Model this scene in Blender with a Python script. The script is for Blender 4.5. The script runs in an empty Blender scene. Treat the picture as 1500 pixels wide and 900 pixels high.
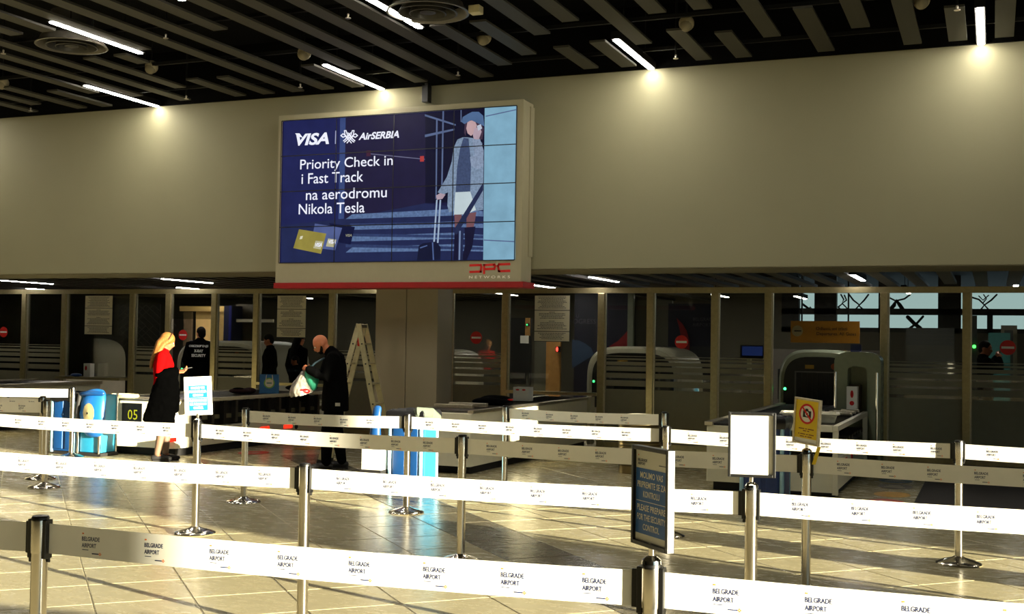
import bpy, bmesh, math, random
from mathutils import Vector, Matrix
random.seed(7)
SC = bpy.context.scene
COL = SC.collection
PI = math.pi

# ------------------------------------------------------------------ camera
F_PX, YAW, PIT, ROL, EYE = 1722.57, 0.38840, 0.029937, 0.015678, 1.6593
_fw = Vector((-math.sin(YAW)*math.cos(PIT), math.cos(YAW)*math.cos(PIT), math.sin(PIT)))
_r0 = Vector((math.cos(YAW), math.sin(YAW), 0)); _u0 = _r0.cross(_fw)
_r = _r0*math.cos(ROL)+_u0*math.sin(ROL); _u = -_r0*math.sin(ROL)+_u0*math.cos(ROL)
cam_d = bpy.data.cameras.new('camera'); cam = bpy.data.objects.new('camera', cam_d); COL.objects.link(cam)
cam_d.sensor_width = 36; cam_d.lens = F_PX*36/1500; cam_d.clip_end = 300
cam.matrix_world = Matrix(((_r.x, _u.x, -_fw.x, 0), (_r.y, _u.y, -_fw.y, 0), (_r.z, _u.z, -_fw.z, EYE), (0, 0, 0, 1)))
SC.camera = cam

def at(x, y, ax, v):
    """photo pixel -> point on the world plane  axis ax = v"""
    d = _fw*F_PX+_r*(x-750)+_u*(450-y); o = Vector((0, 0, EYE))
    return o+d*((v-o[ax])/d[ax])

def in_view(p, m=30):
    d = Vector(p)-Vector((0, 0, EYE)); w = d.dot(_fw)
    if w < .5: return False
    x = 750+F_PX*d.dot(_r)/w; y = 450-F_PX*d.dot(_u)/w
    return -m < x < 1500+m and -m < y < 900+m

# ------------------------------------------------------------------ world, sun, exposure
SUN_STRENGTH, SKY_STRENGTH = 24.5, 0.7
w = bpy.data.worlds.new('world'); SC.world = w; w.use_nodes = True
nt = w.node_tree; bg = nt.nodes['Background']
tc = nt.nodes.new('ShaderNodeTexCoord'); sx = nt.nodes.new('ShaderNodeSeparateXYZ'); rp = nt.nodes.new('ShaderNodeValToRGB')
nt.links.new(tc.outputs['Generated'], sx.inputs[0]); nt.links.new(sx.outputs['Z'], rp.inputs[0]); nt.links.new(rp.outputs[0], bg.inputs[0])
rp.color_ramp.elements[0].position = 0; rp.color_ramp.elements[0].color = (.62, .86, .92, 1)
rp.color_ramp.elements[1].position = .7; rp.color_ramp.elements[1].color = (.25, .52, .75, 1)
bg.inputs[1].default_value = SKY_STRENGTH
SUN_DIR = Vector((-.958*math.cos(math.radians(8.5)), .287*math.cos(math.radians(8.5)), -math.sin(math.radians(8.5))))
sd = bpy.data.lights.new('sun', 'SUN'); so = bpy.data.objects.new('sun', sd); COL.objects.link(so)
sd.energy = SUN_STRENGTH; sd.color = (1, .91, .67); sd.angle = .0093
so.rotation_mode = 'QUATERNION'; so.rotation_quaternion = SUN_DIR.to_track_quat('-Z', 'Y'); so.location = (12, -4, 8)
vs = SC.view_settings
vs.view_transform = 'Standard'; vs.look = 'None'; vs.exposure = 0.5; vs.gamma = 1; vs.use_curve_mapping = False

# ------------------------------------------------------------------ materials
def lin(c):
    return tuple(((v/255)/12.92 if v/255 <= .04045 else ((v/255+.055)/1.055)**2.4) for v in c)
MATS = {}
def mat(name, rgb=(128, 128, 128), rough=.5, metal=0, spec=.5, emit=0, var=.08, scale=12, bump=0, trans=0):
    if name in MATS: return MATS[name]
    m = bpy.data.materials.new(name); m.use_nodes = True; t = m.node_tree; b = t.nodes['Principled BSDF']
    c = lin(rgb)
    b.inputs['Roughness'].default_value = rough; b.inputs['Metallic'].default_value = metal
    b.inputs['Specular IOR Level'].default_value = spec
    n = t.nodes.new('ShaderNodeTexNoise'); n.inputs['Scale'].default_value = scale; n.inputs['Detail'].default_value = 3
    co = t.nodes.new('ShaderNodeTexCoord'); t.links.new(co.outputs['Object'], n.inputs['Vector'])
    r = t.nodes.new('ShaderNodeValToRGB'); t.links.new(n.outputs['Fac'], r.inputs[0])
    r.color_ramp.elements[0].position = .3; r.color_ramp.elements[1].position = .7
    r.color_ramp.elements[0].color = (*[v*(1-var) for v in c], 1); r.color_ramp.elements[1].color = (*[min(1, v*(1+var)) for v in c], 1)
    if emit:
        b.inputs['Base Color'].default_value = (0, 0, 0, 1); b.inputs['Specular IOR Level'].default_value = 0.1
        t.links.new(r.outputs[0], b.inputs['Emission Color']); b.inputs['Emission Strength'].default_value = emit
    else:
        t.links.new(r.outputs[0], b.inputs['Base Color'])
    if bump:
        bp = t.nodes.new('ShaderNodeBump'); bp.inputs['Strength'].default_value = bump; bp.inputs['Distance'].default_value = .01
        t.links.new(n.outputs['Fac'], bp.inputs['Height']); t.links.new(bp.outputs[0], b.inputs['Normal'])
    if trans:
        tr = t.nodes.new('ShaderNodeBsdfTranslucent'); mx = t.nodes.new('ShaderNodeMixShader'); mx.inputs[0].default_value = trans
        t.links.new(r.outputs[0], tr.inputs[0]); out = t.nodes['Material Output']
        t.links.new(b.outputs[0], mx.inputs[1]); t.links.new(tr.outputs[0], mx.inputs[2]); t.links.new(mx.outputs[0], out.inputs[0])
    MATS[name] = m
    return m

def glass_mat(name, tint, refl=1.5, frost=None):
    m = bpy.data.materials.new(name); m.use_nodes = True; t = m.node_tree
    t.nodes.remove(t.nodes['Principled BSDF']); out = t.nodes['Material Output']
    tr = t.nodes.new('ShaderNodeBsdfTransparent'); tr.inputs[0].default_value = (*tint, 1)
    gl = t.nodes.new('ShaderNodeBsdfGlossy'); gl.inputs['Roughness'].default_value = .02
    lw = t.nodes.new('ShaderNodeFresnel'); lw.inputs[0].default_value = refl
    mx = t.nodes.new('ShaderNodeMixShader')
    t.links.new(lw.outputs[0], mx.inputs[0]); t.links.new(tr.outputs[0], mx.inputs[1]); t.links.new(gl.outputs[0], mx.inputs[2])
    t.links.new(mx.outputs[0], out.inputs[0]); MATS[name] = m
    return m

def floor_mat(name, rgb, dark_bands=True, grid=False, rough=.24):
    """stone tile: fine veins, faint wear; grid=True draws the far joints where tiles are no longer built"""
    m = bpy.data.materials.new(name); m.use_nodes = True; t = m.node_tree; b = t.nodes['Principled BSDF']
    c = lin(rgb); geo = t.nodes.new('ShaderNodeNewGeometry')
    mp = t.nodes.new('ShaderNodeMapping'); mp.inputs['Rotation'].default_value = (0, 0, -PI/4); mp.inputs['Scale'].default_value = (1.6, 4.5, 1)
    t.links.new(geo.outputs['Position'], mp.inputs[0])
    n = t.nodes.new('ShaderNodeTexNoise'); n.inputs['Scale'].default_value = 3; n.inputs['Detail'].default_value = 8; n.inputs['Roughness'].default_value = .65
    t.links.new(mp.outputs[0], n.inputs[0])
    r = t.nodes.new('ShaderNodeValToRGB'); t.links.new(n.outputs['Fac'], r.inputs[0])
    r.color_ramp.elements[0].position = .3; r.color_ramp.elements[0].color = (*[v*.90 for v in c], 1)
    r.color_ramp.elements[1].position = .72; r.color_ramp.elements[1].color = (*[v*1.07 for v in c], 1)
    col = r.outputs[0]
    if grid:
        mp2 = t.nodes.new('ShaderNodeMapping'); mp2.inputs['Rotation'].default_value = (0, 0, -PI/4)
        t.links.new(geo.outputs['Position'], mp2.inputs[0])
        br = t.nodes.new('ShaderNodeTexBrick'); br.offset = 0; br.inputs['Scale'].default_value = 1
        br.inputs['Brick Width'].default_value = .6; br.inputs['Row Height'].default_value = .6; br.inputs['Mortar Size'].default_value = .004
        mp2.inputs['Location'].default_value = (-.47, -.54, 0)
        t.links.new(mp2.outputs[0], br.inputs[0]); t.links.new(col, br.inputs[1]); t.links.new(col, br.inputs[2])
        br.inputs[3].default_value = (*[min(1, v*1.5) for v in c], 1); col = br.outputs[0]
    t.links.new(col, b.inputs['Base Color'])
    b.inputs['Specular IOR Level'].default_value = .5
    mr = t.nodes.new('ShaderNodeMapRange'); mr.inputs[3].default_value = rough-.05; mr.inputs[4].default_value = rough+.1
    t.links.new(n.outputs['Fac'], mr.inputs[0]); t.links.new(mr.outputs[0], b.inputs['Roughness'])
    bp = t.nodes.new('ShaderNodeBump'); bp.inputs['Strength'].default_value = .05; bp.inputs['Distance'].default_value = .003
    t.links.new(n.outputs['Fac'], bp.inputs['Height']); t.links.new(bp.outputs[0], b.inputs['Normal'])
    MATS[name] = m
    return m

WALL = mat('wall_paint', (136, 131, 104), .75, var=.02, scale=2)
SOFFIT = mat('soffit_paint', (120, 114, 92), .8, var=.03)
VOID = mat('void_black', (3, 3, 3), .9, spec=.1, var=.2)
SLAT = mat('slat_grey', (50, 48, 41), .6, var=.1, scale=3)
LAMP = mat('lamp_diffuser', (255, 248, 232), emit=62, var=0)
LAMP_LOW = mat('lamp_diffuser_low', (255, 250, 245), emit=36, var=0)
LAMP_BODY = mat('lamp_body', (8, 8, 8), .7, spec=.2)
TILE = floor_mat('floor_tile', (174, 164, 130))
TILE_D = floor_mat('floor_tile_dark', (100, 94, 76))
FLOOR = floor_mat('floor_far', (174, 164, 130), grid=True)
STEEL = mat('steel', (215, 208, 195), .18, 1, var=.04, scale=30)
STEEL_B = mat('steel_brushed', (205, 196, 175), .4, 1, var=.1, scale=40)
CHROME = mat('chrome', (235, 230, 222), .1, 1, var=.02)
BLACK = mat('black_plastic', (9, 9, 9), .4, var=.1)
BLACKM = mat('black_rubber', (20, 18, 17), .7, var=.15)
BELT = mat('belt_white', (248, 245, 234), .6, var=.02, trans=.15)
NAVYINK = mat('ink_navy', (28, 40, 84), .6)
ORANGE = mat('ink_orange', (238, 130, 60), .6)
ALU = mat('frame_aluminium', (176, 164, 124), .35, .75, var=.08, scale=20)
PANEL = mat('pillar_panel', (150, 140, 116), .55, var=.03, scale=3)
WHITE = mat('white_panel', (228, 222, 196), .45, var=.03)
BEIGE = mat('beige_panel', (205, 198, 168), .5, var=.03)
DARK = mat('dark_metal', (34, 32, 30), .45, .3, var=.2)
ROLLER = mat('roller_steel', (120, 116, 108), .3, .9)
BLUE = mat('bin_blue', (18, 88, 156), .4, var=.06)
BLUE_LIT = mat('bin_blue_lit', (30, 128, 166), .45, var=.05)  # blue plastic with direct sunlight put into the colour
NAVYBIN = mat('bin_navy', (24, 52, 108), .42, var=.08)
RED = mat('red', (216, 24, 20), .5, var=.04)
REDSTRIP = mat('red_strip', (150, 16, 20), .45)
REDLED = mat('red_led', (255, 40, 20), emit=1.6, var=.1)
GREENLED = mat('green_led', (60, 255, 120), emit=4, var=0)
YELLOW = mat('yellow', (240, 205, 30), .5, var=.03)
PAPER = mat('paper', (222, 214, 184), .7, var=.02)
PAPERW = mat('paper_white', (240, 238, 228), .6, var=.01)
INK = mat('ink_grey', (95, 90, 82), .7)
SIGNBLUE = mat('sign_blue', (44, 104, 186), .5, var=.12, scale=6)
SIGNCYAN = mat('sign_cyan', (18, 104, 160), .5, var=.04)
FROST = mat('frost_film', (146, 142, 118), .6, var=.03)
GLASS = glass_mat('partition_glass', (.74, .75, .70))
CLEAR = glass_mat('clear_guard', (.8, .84, .8))
SKIN = mat('skin', (140, 88, 58), .6, spec=.2, var=.05, scale=20)
SKIN2 = mat('skin_ruddy', (190, 112, 74), .5, var=.05, scale=20)
HAIRB = mat('hair_blonde', (126, 84, 40), .6, spec=.2, var=.25, scale=60, bump=.3)
HAIRD = mat('hair_dark', (18, 13, 10), .7, spec=.1, var=.3, scale=60)
CLOTHK = mat('cloth_black', (5, 5, 5), .95, spec=.04, var=.2, scale=30)
CLOTHK2 = mat('cloth_charcoal', (30, 29, 30), .9, spec=.2, var=.2, scale=30)
CLOTHR = mat('cloth_red', (140, 3, 4), .9, spec=.03, var=.08, scale=20)
TIGHTS = mat('tights', (110, 86, 68), .6, var=.1)

# ------------------------------------------------------------------ mesh helpers
class MB:
    def __init__(s): s.v = []; s.f = []
    def add(s, v, f):
        n = len(s.v); s.v += [Vector(p) for p in v]; s.f += [tuple(i+n for i in q) for q in f]; return s
    def box(s, x0, x1, y0, y1, z0, z1):
        return s.add([(x, y, z) for z in (z0, z1) for y in (y0, y1) for x in (x0, x1)],
                     [(0, 2, 3, 1), (4, 5, 7, 6), (0, 1, 5, 4), (2, 6, 7, 3), (0, 4, 6, 2), (1, 3, 7, 5)])
    def obox(s, c, ex, ey, ez):
        """oriented box: centre and three half vectors"""
        c = Vector(c); ex = Vector(ex); ey = Vector(ey); ez = Vector(ez)
        return s.add([c+ex*a+ey*b+ez*d for d in (-1, 1) for b in (-1, 1) for a in (-1, 1)],
                     [(0, 2, 3, 1), (4, 5, 7, 6), (0, 1, 5, 4), (2, 6, 7, 3), (0, 4, 6, 2), (1, 3, 7, 5)])
    def bar(s, a, b, wv, tv):
        a = Vector(a); b = Vector(b); return s.obox((a+b)/2, (b-a)/2, wv, tv)
    def rbox(s, x0, x1, y0, y1, z0, z1, r=.02, n=4):
        """box with rounded vertical edges and a small top bevel"""
        pts = []
        for cx, cy, a0 in ((x1-r, y1-r, 0), (x0+r, y1-r, 90), (x0+r, y0+r, 180), (x1-r, y0+r, 270)):
            for k in range(n+1):
                a = math.radians(a0+90*k/n); pts.append((cx+r*math.cos(a), cy+r*math.sin(a)))
        e = min(.006, (z1-z0)*.2); cx, cy = (x0+x1)/2, (y0+y1)/2
        rings = [(z0, 0), (z1-e, 0), (z1, e)]
        N = len(pts); V = []; Fc = []
        for z, i in rings:
            for x, y in pts:
                V.append((x-math.copysign(min(i, abs(x-cx)), x-cx), y-math.copysign(min(i, abs(y-cy)), y-cy), z))
        for k in range(len(rings)-1):
            for i in range(N):
                j = (i+1) % N; Fc.append((k*N+i, k*N+j, (k+1)*N+j, (k+1)*N+i))
        Fc.append(tuple(reversed(range(N)))); Fc.append(tuple(range((len(rings)-1)*N, len(rings)*N)))
        return s.add(V, Fc)
    def lathe(s, c, prof, n=24):
        c = Vector(c); V = []; Fc = []
        for r, z in prof:
            for i in range(n):
                a = 2*PI*i/n; V.append(c+Vector((r*math.cos(a), r*math.sin(a), z)))
        for k in range(len(prof)-1):
            for i in range(n):
                j = (i+1) % n; Fc.append((k*n+i, k*n+j, (k+1)*n+j, (k+1)*n+i))
        Fc.append(tuple(reversed(range(n)))); Fc.append(tuple(range((len(prof)-1)*n, len(prof)*n)))
        return s.add(V, Fc)
    def tube(s, pts, rads, right=(0, 1, 0), n=12, dome=True):
        """loft of elliptical rings; radius scalar or (along right, across)"""
        P = [Vector(p) for p in pts]; R = [(r, r) if not isinstance(r, (tuple, list)) else r for r in rads]
        right = Vector(right)
        if dome:
            d0 = (P[0]-P[1]).normalized(); d1 = (P[-1]-P[-2]).normalized()
            m0 = min(R[0]); m1 = min(R[-1]); r0 = R[0]; r1 = R[-1]; p0 = P[0]; p1 = P[-1]
            P = [p0+d0*m0*.9, p0+d0*m0*.6]+P+[p1+d1*m1*.6, p1+d1*m1*.9]
            R = [(r0[0]*.35, r0[1]*.35), (r0[0]*.8, r0[1]*.8)]+R+[(r1[0]*.8, r1[1]*.8), (r1[0]*.35, r1[1]*.35)]
        V = []; Fc = []; m = len(P)
        for k in range(m):
            d = (P[min(k+1, m-1)]-P[max(k-1, 0)]).normalized()
            e = right-d*right.dot(d)
            if e.length < 1e-3: e = Vector((1, 0, 0))-d*d.x
            e.normalize(); g = d.cross(e)
            for i in range(n):
                a = 2*PI*i/n; V.append(P[k]+e*R[k][0]*math.cos(a)+g*R[k][1]*math.sin(a))
        for k in range(m-1):
            for i in range(n):
                j = (i+1) % n; Fc.append((k*n+i, k*n+j, (k+1)*n+j, (k+1)*n+i))
        Fc.append(tuple(reversed(range(n)))); Fc.append(tuple(range((m-1)*n, m*n)))
        return s.add(V, Fc)
    def cyl(s, a, b, r, n=12): return s.tube([a, b], [r, r], n=n, dome=False, right=(.3, .9, .2))
    def ell(s, c, r, ax=None, n=14, m=9):
        """ellipsoid, ax = optional 3 axis vectors"""
        c = Vector(c); ax = ax or (Vector((1, 0, 0)), Vector((0, 1, 0)), Vector((0, 0, 1)))
        V = [c-ax[2]*r[2]]; Fc = []
        for k in range(1, m):
            t = -PI/2+PI*k/m
            for i in range(n):
                a = 2*PI*i/n
                V.append(c+ax[0]*r[0]*math.cos(t)*math.cos(a)+ax[1]*r[1]*math.cos(t)*math.sin(a)+ax[2]*r[2]*math.sin(t))
        V.append(c+ax[2]*r[2]); T = len(V)-1
        for i in range(n):
            j = (i+1) % n; Fc.append((0, 1+j, 1+i)); Fc.append((T, 1+(m-2)*n+i, 1+(m-2)*n+j))
            for k in range(m-2): Fc.append((1+k*n+i, 1+k*n+j, 1+(k+1)*n+j, 1+(k+1)*n+i))
        return s.add(V, Fc)
    def poly(s, pts):
        return s.add(pts, [tuple(range(len(pts)))])
    def plate(s, pts, nrm, t):
        """polygon given thickness t along nrm"""
        n = len(pts); nv = Vector(nrm)*t; A = [Vector(p) for p in pts]
        return s.add(A+[p+nv for p in A], [tuple(reversed(range(n))), tuple(range(n, 2*n))]+[(i, (i+1) % n, n+(i+1) % n, n+i) for i in range(n)])

OFF = {}
def obj(name, mb, m, parent=None, smooth=False, world=True, bevel=0):
    off = OFF.get(parent.name, Vector((0, 0, 0))) if (parent and world) else Vector((0, 0, 0))
    me = bpy.data.meshes.new(name); me.from_pydata([tuple(v-off) for v in mb.v], [], mb.f); me.update()
    bm = bmesh.new(); bm.from_mesh(me); bmesh.ops.recalc_face_normals(bm, faces=bm.faces)
    bm.to_mesh(me); bm.free()
    me.materials.append(m)
    o = bpy.data.objects.new(name, me); COL.objects.link(o)
    if parent: o.parent = parent; OFF[o.name] = off
    if smooth:
        for p in me.polygons: p.use_smooth = True
        try: me.set_sharp_from_angle(angle=math.radians(40))
        except Exception: pass
    if bevel:
        bv = o.modifiers.new('bevel', 'BEVEL'); bv.width = bevel; bv.segments = 2; bv.limit_method = 'ANGLE'
    return o
def tag(o, label, cat, group=None):
    o['label'] = label; o['category'] = cat
    if group: o['group'] = group
    return o
def thing(name, label, cat, loc=(0, 0, 0), rotz=0, group=None):
    o = bpy.data.objects.new(name, None); COL.objects.link(o); o.location = loc; o.rotation_euler = (0, 0, rotz); o.empty_display_size = .1
    OFF[o.name] = Vector(loc) if rotz == 0 else Vector((0, 0, 0))
    return tag(o, label, cat, group)
def struct(name, mb, m, **k):
    o = obj(name, mb, m, **k); o['kind'] = 'structure'; OFF[o.name] = Vector((0, 0, 0)); return o
def share(name, me, parent, loc=(0, 0, 0), scale=(1, 1, 1), rotz=0):
    o = bpy.data.objects.new(name, me); COL.objects.link(o); o.parent = parent; o.location = loc; o.scale = scale; o.rotation_euler = (0, 0, rotz); return o
def unit_mesh(name, mb, m):
    me = bpy.data.meshes.new(name); me.from_pydata([tuple(v) for v in mb.v], [], mb.f); me.update(); me.materials.append(m); return me
def copy_tree(o, parent=None):
    c = o.copy(); COL.objects.link(c); c.parent = parent
    for ch in list(o.children): copy_tree(ch, c)
    return c

_TXT = {}
def text_geo(s, bold=0, shear=0, res=2, spacing=1):
    """2-D outline of a string at size 1: (verts, faces, width, ymin, ymax), centred on x"""
    key = (s, bold, shear, res, spacing)
    if key in _TXT: return _TXT[key]
    cu = bpy.data.curves.new('t', 'FONT'); cu.body = s; cu.size = 1; cu.align_x = 'CENTER'; cu.offset = bold; cu.shear = shear
    cu.resolution_u = res; cu.space_character = spacing; cu.fill_mode = 'FRONT'
    o = bpy.data.objects.new('t', cu); COL.objects.link(o)
    dg = bpy.context.evaluated_depsgraph_get(); me = bpy.data.meshes.new_from_object(o.evaluated_get(dg))
    V = [v.co.copy() for v in me.vertices]; Fc = [tuple(p.vertices) for p in me.polygons]
    bpy.data.objects.remove(o); bpy.data.curves.remove(cu); bpy.data.meshes.remove(me)
    xs = [v.x for v in V] or [0, 1]; ys = [v.y for v in V] or [0, 1]
    cx = (min(xs)+max(xs))/2
    V = [Vector((v.x-cx, v.y, 0)) for v in V]
    _TXT[key] = (V, Fc, max(xs)-min(xs), min(ys), max(ys)); return _TXT[key]
def put_text(mb, s, centre, ex, ey, width=None, height=None, **k):
    """lay text on a plane: centre of its box, unit x and y vectors, wanted width and/or height"""
    V, Fc, wd, y0, y1 = text_geo(s, **k); ex = Vector(ex); ey = Vector(ey); c = Vector(centre)
    sx_ = width/wd if width else None; sy_ = height/(y1-y0) if height else None
    sx_ = sx_ or sy_; sy_ = sy_ or sx_; ym = (y0+y1)/2
    return mb.add([c+ex*(v.x*sx_)+ey*((v.y-ym)*sy_) for v in V], Fc)

# ================================================================== STRUCTURE
YW, YG, ZC, ZB, ZL = 14.0, 18.2, 5.05, 2.60, 2.72
GK = YG/16.5                       # partition measured on the 16.5 m plane, rebuilt at its true distance
def gz(z): return EYE+(z-EYE)*GK
floor = struct('floor', MB().box(-34, 14.4, -16, 34, -.2, -.004), FLOOR)
R2 = math.sqrt(2)
tl = MB(); tl.rbox(-.2985, .2985, -.2985, .2985, -.05, 0, r=.002, n=1)
tile_me = unit_mesh('tile', tl, TILE); tile_dk = unit_mesh('tile', tl, TILE_D)
cand = []
for i in range(-20, 30):
    for j in range(0, 40):
        s0 = .47+.6*i+.3; t0 = 7.74-.6*8+.6*j+.3
        X = (s0-t0)/R2; Y = (s0+t0)/R2
        d = Vector((X, Y, 0)).length
        if in_view((X, Y, 0), 60): cand.append((d, X, Y, i == 5, abs(t0-11.24) < .1))
cand.sort()
for d, X, Y, a, b in cand[:300]:
    share('tile', tile_dk if (a or b) else tile_me, floor, (X, Y, 0), rotz=PI/4)

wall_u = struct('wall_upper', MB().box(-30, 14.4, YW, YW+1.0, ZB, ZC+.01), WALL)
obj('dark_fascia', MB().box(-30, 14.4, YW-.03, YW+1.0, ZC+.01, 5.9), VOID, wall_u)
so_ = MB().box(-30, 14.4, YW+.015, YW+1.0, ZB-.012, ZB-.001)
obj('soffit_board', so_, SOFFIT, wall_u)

# main ceiling: black void above, grey slats below
ceil = struct('ceiling', MB().box(-34, 14.4, -16, YW, 5.85, 6.1), VOID)
sl = MB().box(-.5, .5, -.5, .5, 0, 1); slat_me = unit_mesh('slat', sl, SLAT)
rnd = random.Random(3)
special = {-1: [(-4, 13.17)], 4: [(11.9, 13.74), (-4, 10.9)], 5: [(-4, 12.9)], 7: [(12.3, 13.7), (-4, 11.6)], 9: [(12.5, 13.75), (-4, 11.6)], 10: [(-4, 12.0), (12.6, 13.7)]}
for k in range(-10, 52):
    X = .105-.4705*k
    segs = special.get(k)
    if segs is None:
        q = rnd.random()
        segs = [(-4, 13.72)] if q < .5 else ([(-4, 10.2+rnd.random()*1.6), (12.2+rnd.random()*.5, 13.72)] if q < .78 else [(-4, 12.4+rnd.random()*.9)])
    for y0, y1 in segs:
        for lx, ly0, ly1 in ((-9.97, 10.1, 11.25), (-5.4, 10.2, 11.3)):
            if abs(X-lx) < .36 and y0 < ly0 and y1 > ly1:
                share('slat', slat_me, ceil, (X, (ly1+y1)/2, ZC), (.19, y1-ly1, .025)); y1 = ly0
        share('slat', slat_me, ceil, (X, (y0+y1)/2, ZC), (.19, y1-y0, .025))
for yy in (9.0, 10.6, 12.1, 13.4):   # hanger rails above the slats
    obj('hanger_rail', MB().box(-30, 8, yy-.02, yy+.02, ZC+.08, ZC+.12), LAMP_BODY, ceil)

# low ceiling behind the bulkhead
ceil2 = struct('ceiling', MB().box(-34, 14.4, YW+1.0, 34, 3.3, 3.5), VOID)
rnd = random.Random(5)
for k in range(-4, 52):
    X = .3-.4705*k
    y1 = 27.9 if rnd.random() < .6 else 20+rnd.random()*4
    if k < 13: y1 = min(y1, 21.5)
    share('slat', slat_me, ceil2, (X, (15.1+y1)/2, ZL), (.19, y1-15.1, .05))

# unseen side facade shaped to band the low sun: columns, solid wall past last opening
fac = struct('wall_right', MB().box(14, 14.4, 9.65, 34, 0, 6), WALL)
for y0, y1 in ((6.2, 8.6), (2.5, 4.08), (-2.7, -1.55), (-8, -7.2), (-14, -13.2)):
    obj('column', MB().rbox(14, 14.5, y0, y1, 0, 6, r=.05), WALL, fac)
obj('lintel', MB().box(14, 14.4, 8.6, 9.65, 3.95, 6), WALL, fac)
obj('sun_block_sill', MB().box(14, 14.4, 8.6, 9.65, 0, 3.45), WALL, fac)  # added with the lintel to trim the sun to a narrow slot
struct('wall_behind', MB().box(-34, 14.4, -16.3, -16, 0, 6), mat('behind_grey', (70, 66, 58), .8, var=.05))
struct('wall_left', MB().box(-34.3, -34, -16, 34, 0, 6), WALL)
struct('wall_rear', MB().box(-34, -4.6, 28, 28.3, 0, 3.4).box(-4.6, 14.4, 28, 28.3, 0, 2.02), mat('rear_wall_grey', (86, 82, 70), .7, var=.04))

# pillar under the screen
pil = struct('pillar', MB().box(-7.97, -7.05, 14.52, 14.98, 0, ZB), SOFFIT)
for x0, x1 in ((-7.99, -7.515), (-7.505, -7.03)):
    obj('cladding_panel', MB().box(x0, x1, 14.5, 14.52, .02, ZB-.01), PANEL, pil, bevel=.003)
obj('cladding_panel', MB().box(-7.05, -7.03, 14.52, 14.98, .02, ZB-.01), PANEL, pil)

# ------------------------------------------------------------------ glass partition
ZH = gz(2.40)
gw = struct('wall_glass', MB().box(-21.5, 3.5, YG-.05, YG+.05, ZH, gz(2.48)), ALU)
MULL = [-18.2, -17.3, -16.34, -15.41, -13.89, -13.12, -12.17, -11.33, -9.88, -8.6, -7.78, -6.85, -5.32, -4.58, -3.64, -2.89, -1.35, -.32, .75, 1.8, 2.9]
OPEN = {(-13.12, -12.17): 2.0, (-2.89, -1.35): 1.62}         # bays left open below this height
SILL = {(-6.85, -5.32): .86, (-15.41, -13.89): .86, (-11.33, -9.88): .86, (-9.88, -8.6): 0}
FROSTED = [(-17.3, -16.34), (-16.34, -15.41), (-13.89, -13.12), (-12.17, -11.33), (-9.88, -8.6), (-7.78, -6.85), (-5.32, -4.58), (-4.58, -3.64), (-3.64, -2.89), (-1.35, -.32), (-.32, .75), (.75, 1.8)]
BAYS = list(zip(MULL, MULL[1:]))
for x in [m*GK for m in MULL]:
    obj('mullion', MB().box(x-.055, x+.055, YG-.06, YG+.06, 0, ZH), ALU, gw, bevel=.006)
    obj('gasket', MB().box(x+.056, x+.075, YG-.03, YG+.03, 0, ZH), STEEL_B, gw)
for key in BAYS:
    a, b = key[0]*GK, key[1]*GK
    z0 = OPEN.get(key, SILL.get(key, .06))
    obj('pane', MB().box(a+.055, b-.055, YG-.006, YG+.006, z0, ZH), GLASS, gw)
    if key not in OPEN and z0 < .1:
        obj('bottom_rail', MB().box(a+.05, b-.05, YG-.04, YG+.04, 0, .08), ALU, gw)
    if key in SILL and z0 > .5:
        obj('sill', MB().box(a+.05, b-.05, YG-(.30 if key[0] < -15 else .08), YG+.08, z0-.05, z0), ALU, gw)
    if key in FROSTED:
        fm = MB()
        for z0_, z1_ in ((.08, 1.0), (1.045, 1.13), (1.165, 1.235), (1.265, 1.33), (1.35, 1.40), (1.425, 1.45), (1.475, 1.485)):
            fm.box(a+.055, b-.055, YG-.009, YG-.0065, gz(z0_) if z0_ > .5 else z0_, gz(z1_))
        obj('frost_film', fm, FROST, gw)

# ================================================================== CEILING FITTINGS
def linear_light(x, y0, y1, z, m, label, group):
    t = thing('linear_light', label, 'ceiling light', (x, (y0+y1)/2, z), group=group)
    obj('housing', MB().box(x-.05, x+.05, y0-.01, y1+.01, z+.004, z+.09), LAMP_BODY, t)
    top_ = 3.32 if z < 4 else 5.87
    for yy in (y0+.3, y1-.3): obj('hanger', MB().cyl((x, yy, z+.08), (x, yy, top_), .006, 6), LAMP_BODY, t)
    d = MB().rbox(x-.036, x+.036, y0, y1, z-.006, z+.004, r=.03); obj('diffuser', d, m, t)
    return t
g1 = 'linear lights in the high slatted ceiling'
for x in (-.13, -3.9, -7.65, -11.4, -15.15, 3.63):
    linear_light(x, 12.45, 13.96, ZC, LAMP, 'lit white linear ceiling light meeting the wall above the big screen' if x == -7.65 else 'lit white linear ceiling light whose end meets the bare beige wall', g1+' by the wall')
for x, y0, y1 in ((-9.45, 9.78, 11.25), (-5.75, 9.8, 11.32), (-7.55, 8.1, 9.6), (-13.2, 9.8, 11.3), (-2.0, 9.8, 11.3), (-11.4, 8.1, 9.6)):
    linear_light(x, y0, y1, ZC, LAMP, {-9.45: 'lit white linear ceiling light beside the round grey diffuser', -5.75: 'lit white linear ceiling light passing under the round black diffuser'}.get(x, 'lit white linear ceiling light hanging clear of wall and diffusers'), g1)
g2 = 'linear lights in the low ceiling behind the bulkhead'
for x, y0 in ((-5.95, 17.8), (-7.85, 20.1), (-14.1, 17.5), (-16.2, 20.6), (-18.1, 17.5), (-20.6, 20.8), (-7.95, 25.2), (-3.85, 25.1), (-13.0, 25), (-10, 17.7), (-10.0, 23.2), (-1.9, 17.8), (.35, 20.8), (-1.5, 22.4), (-16.5, 25), (-5.4, 24.2)):
    linear_light(x, y0, y0+1.5, ZL, LAMP_LOW, 'small lit white linear light in the low ceiling behind the glass partition', g2)

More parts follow.
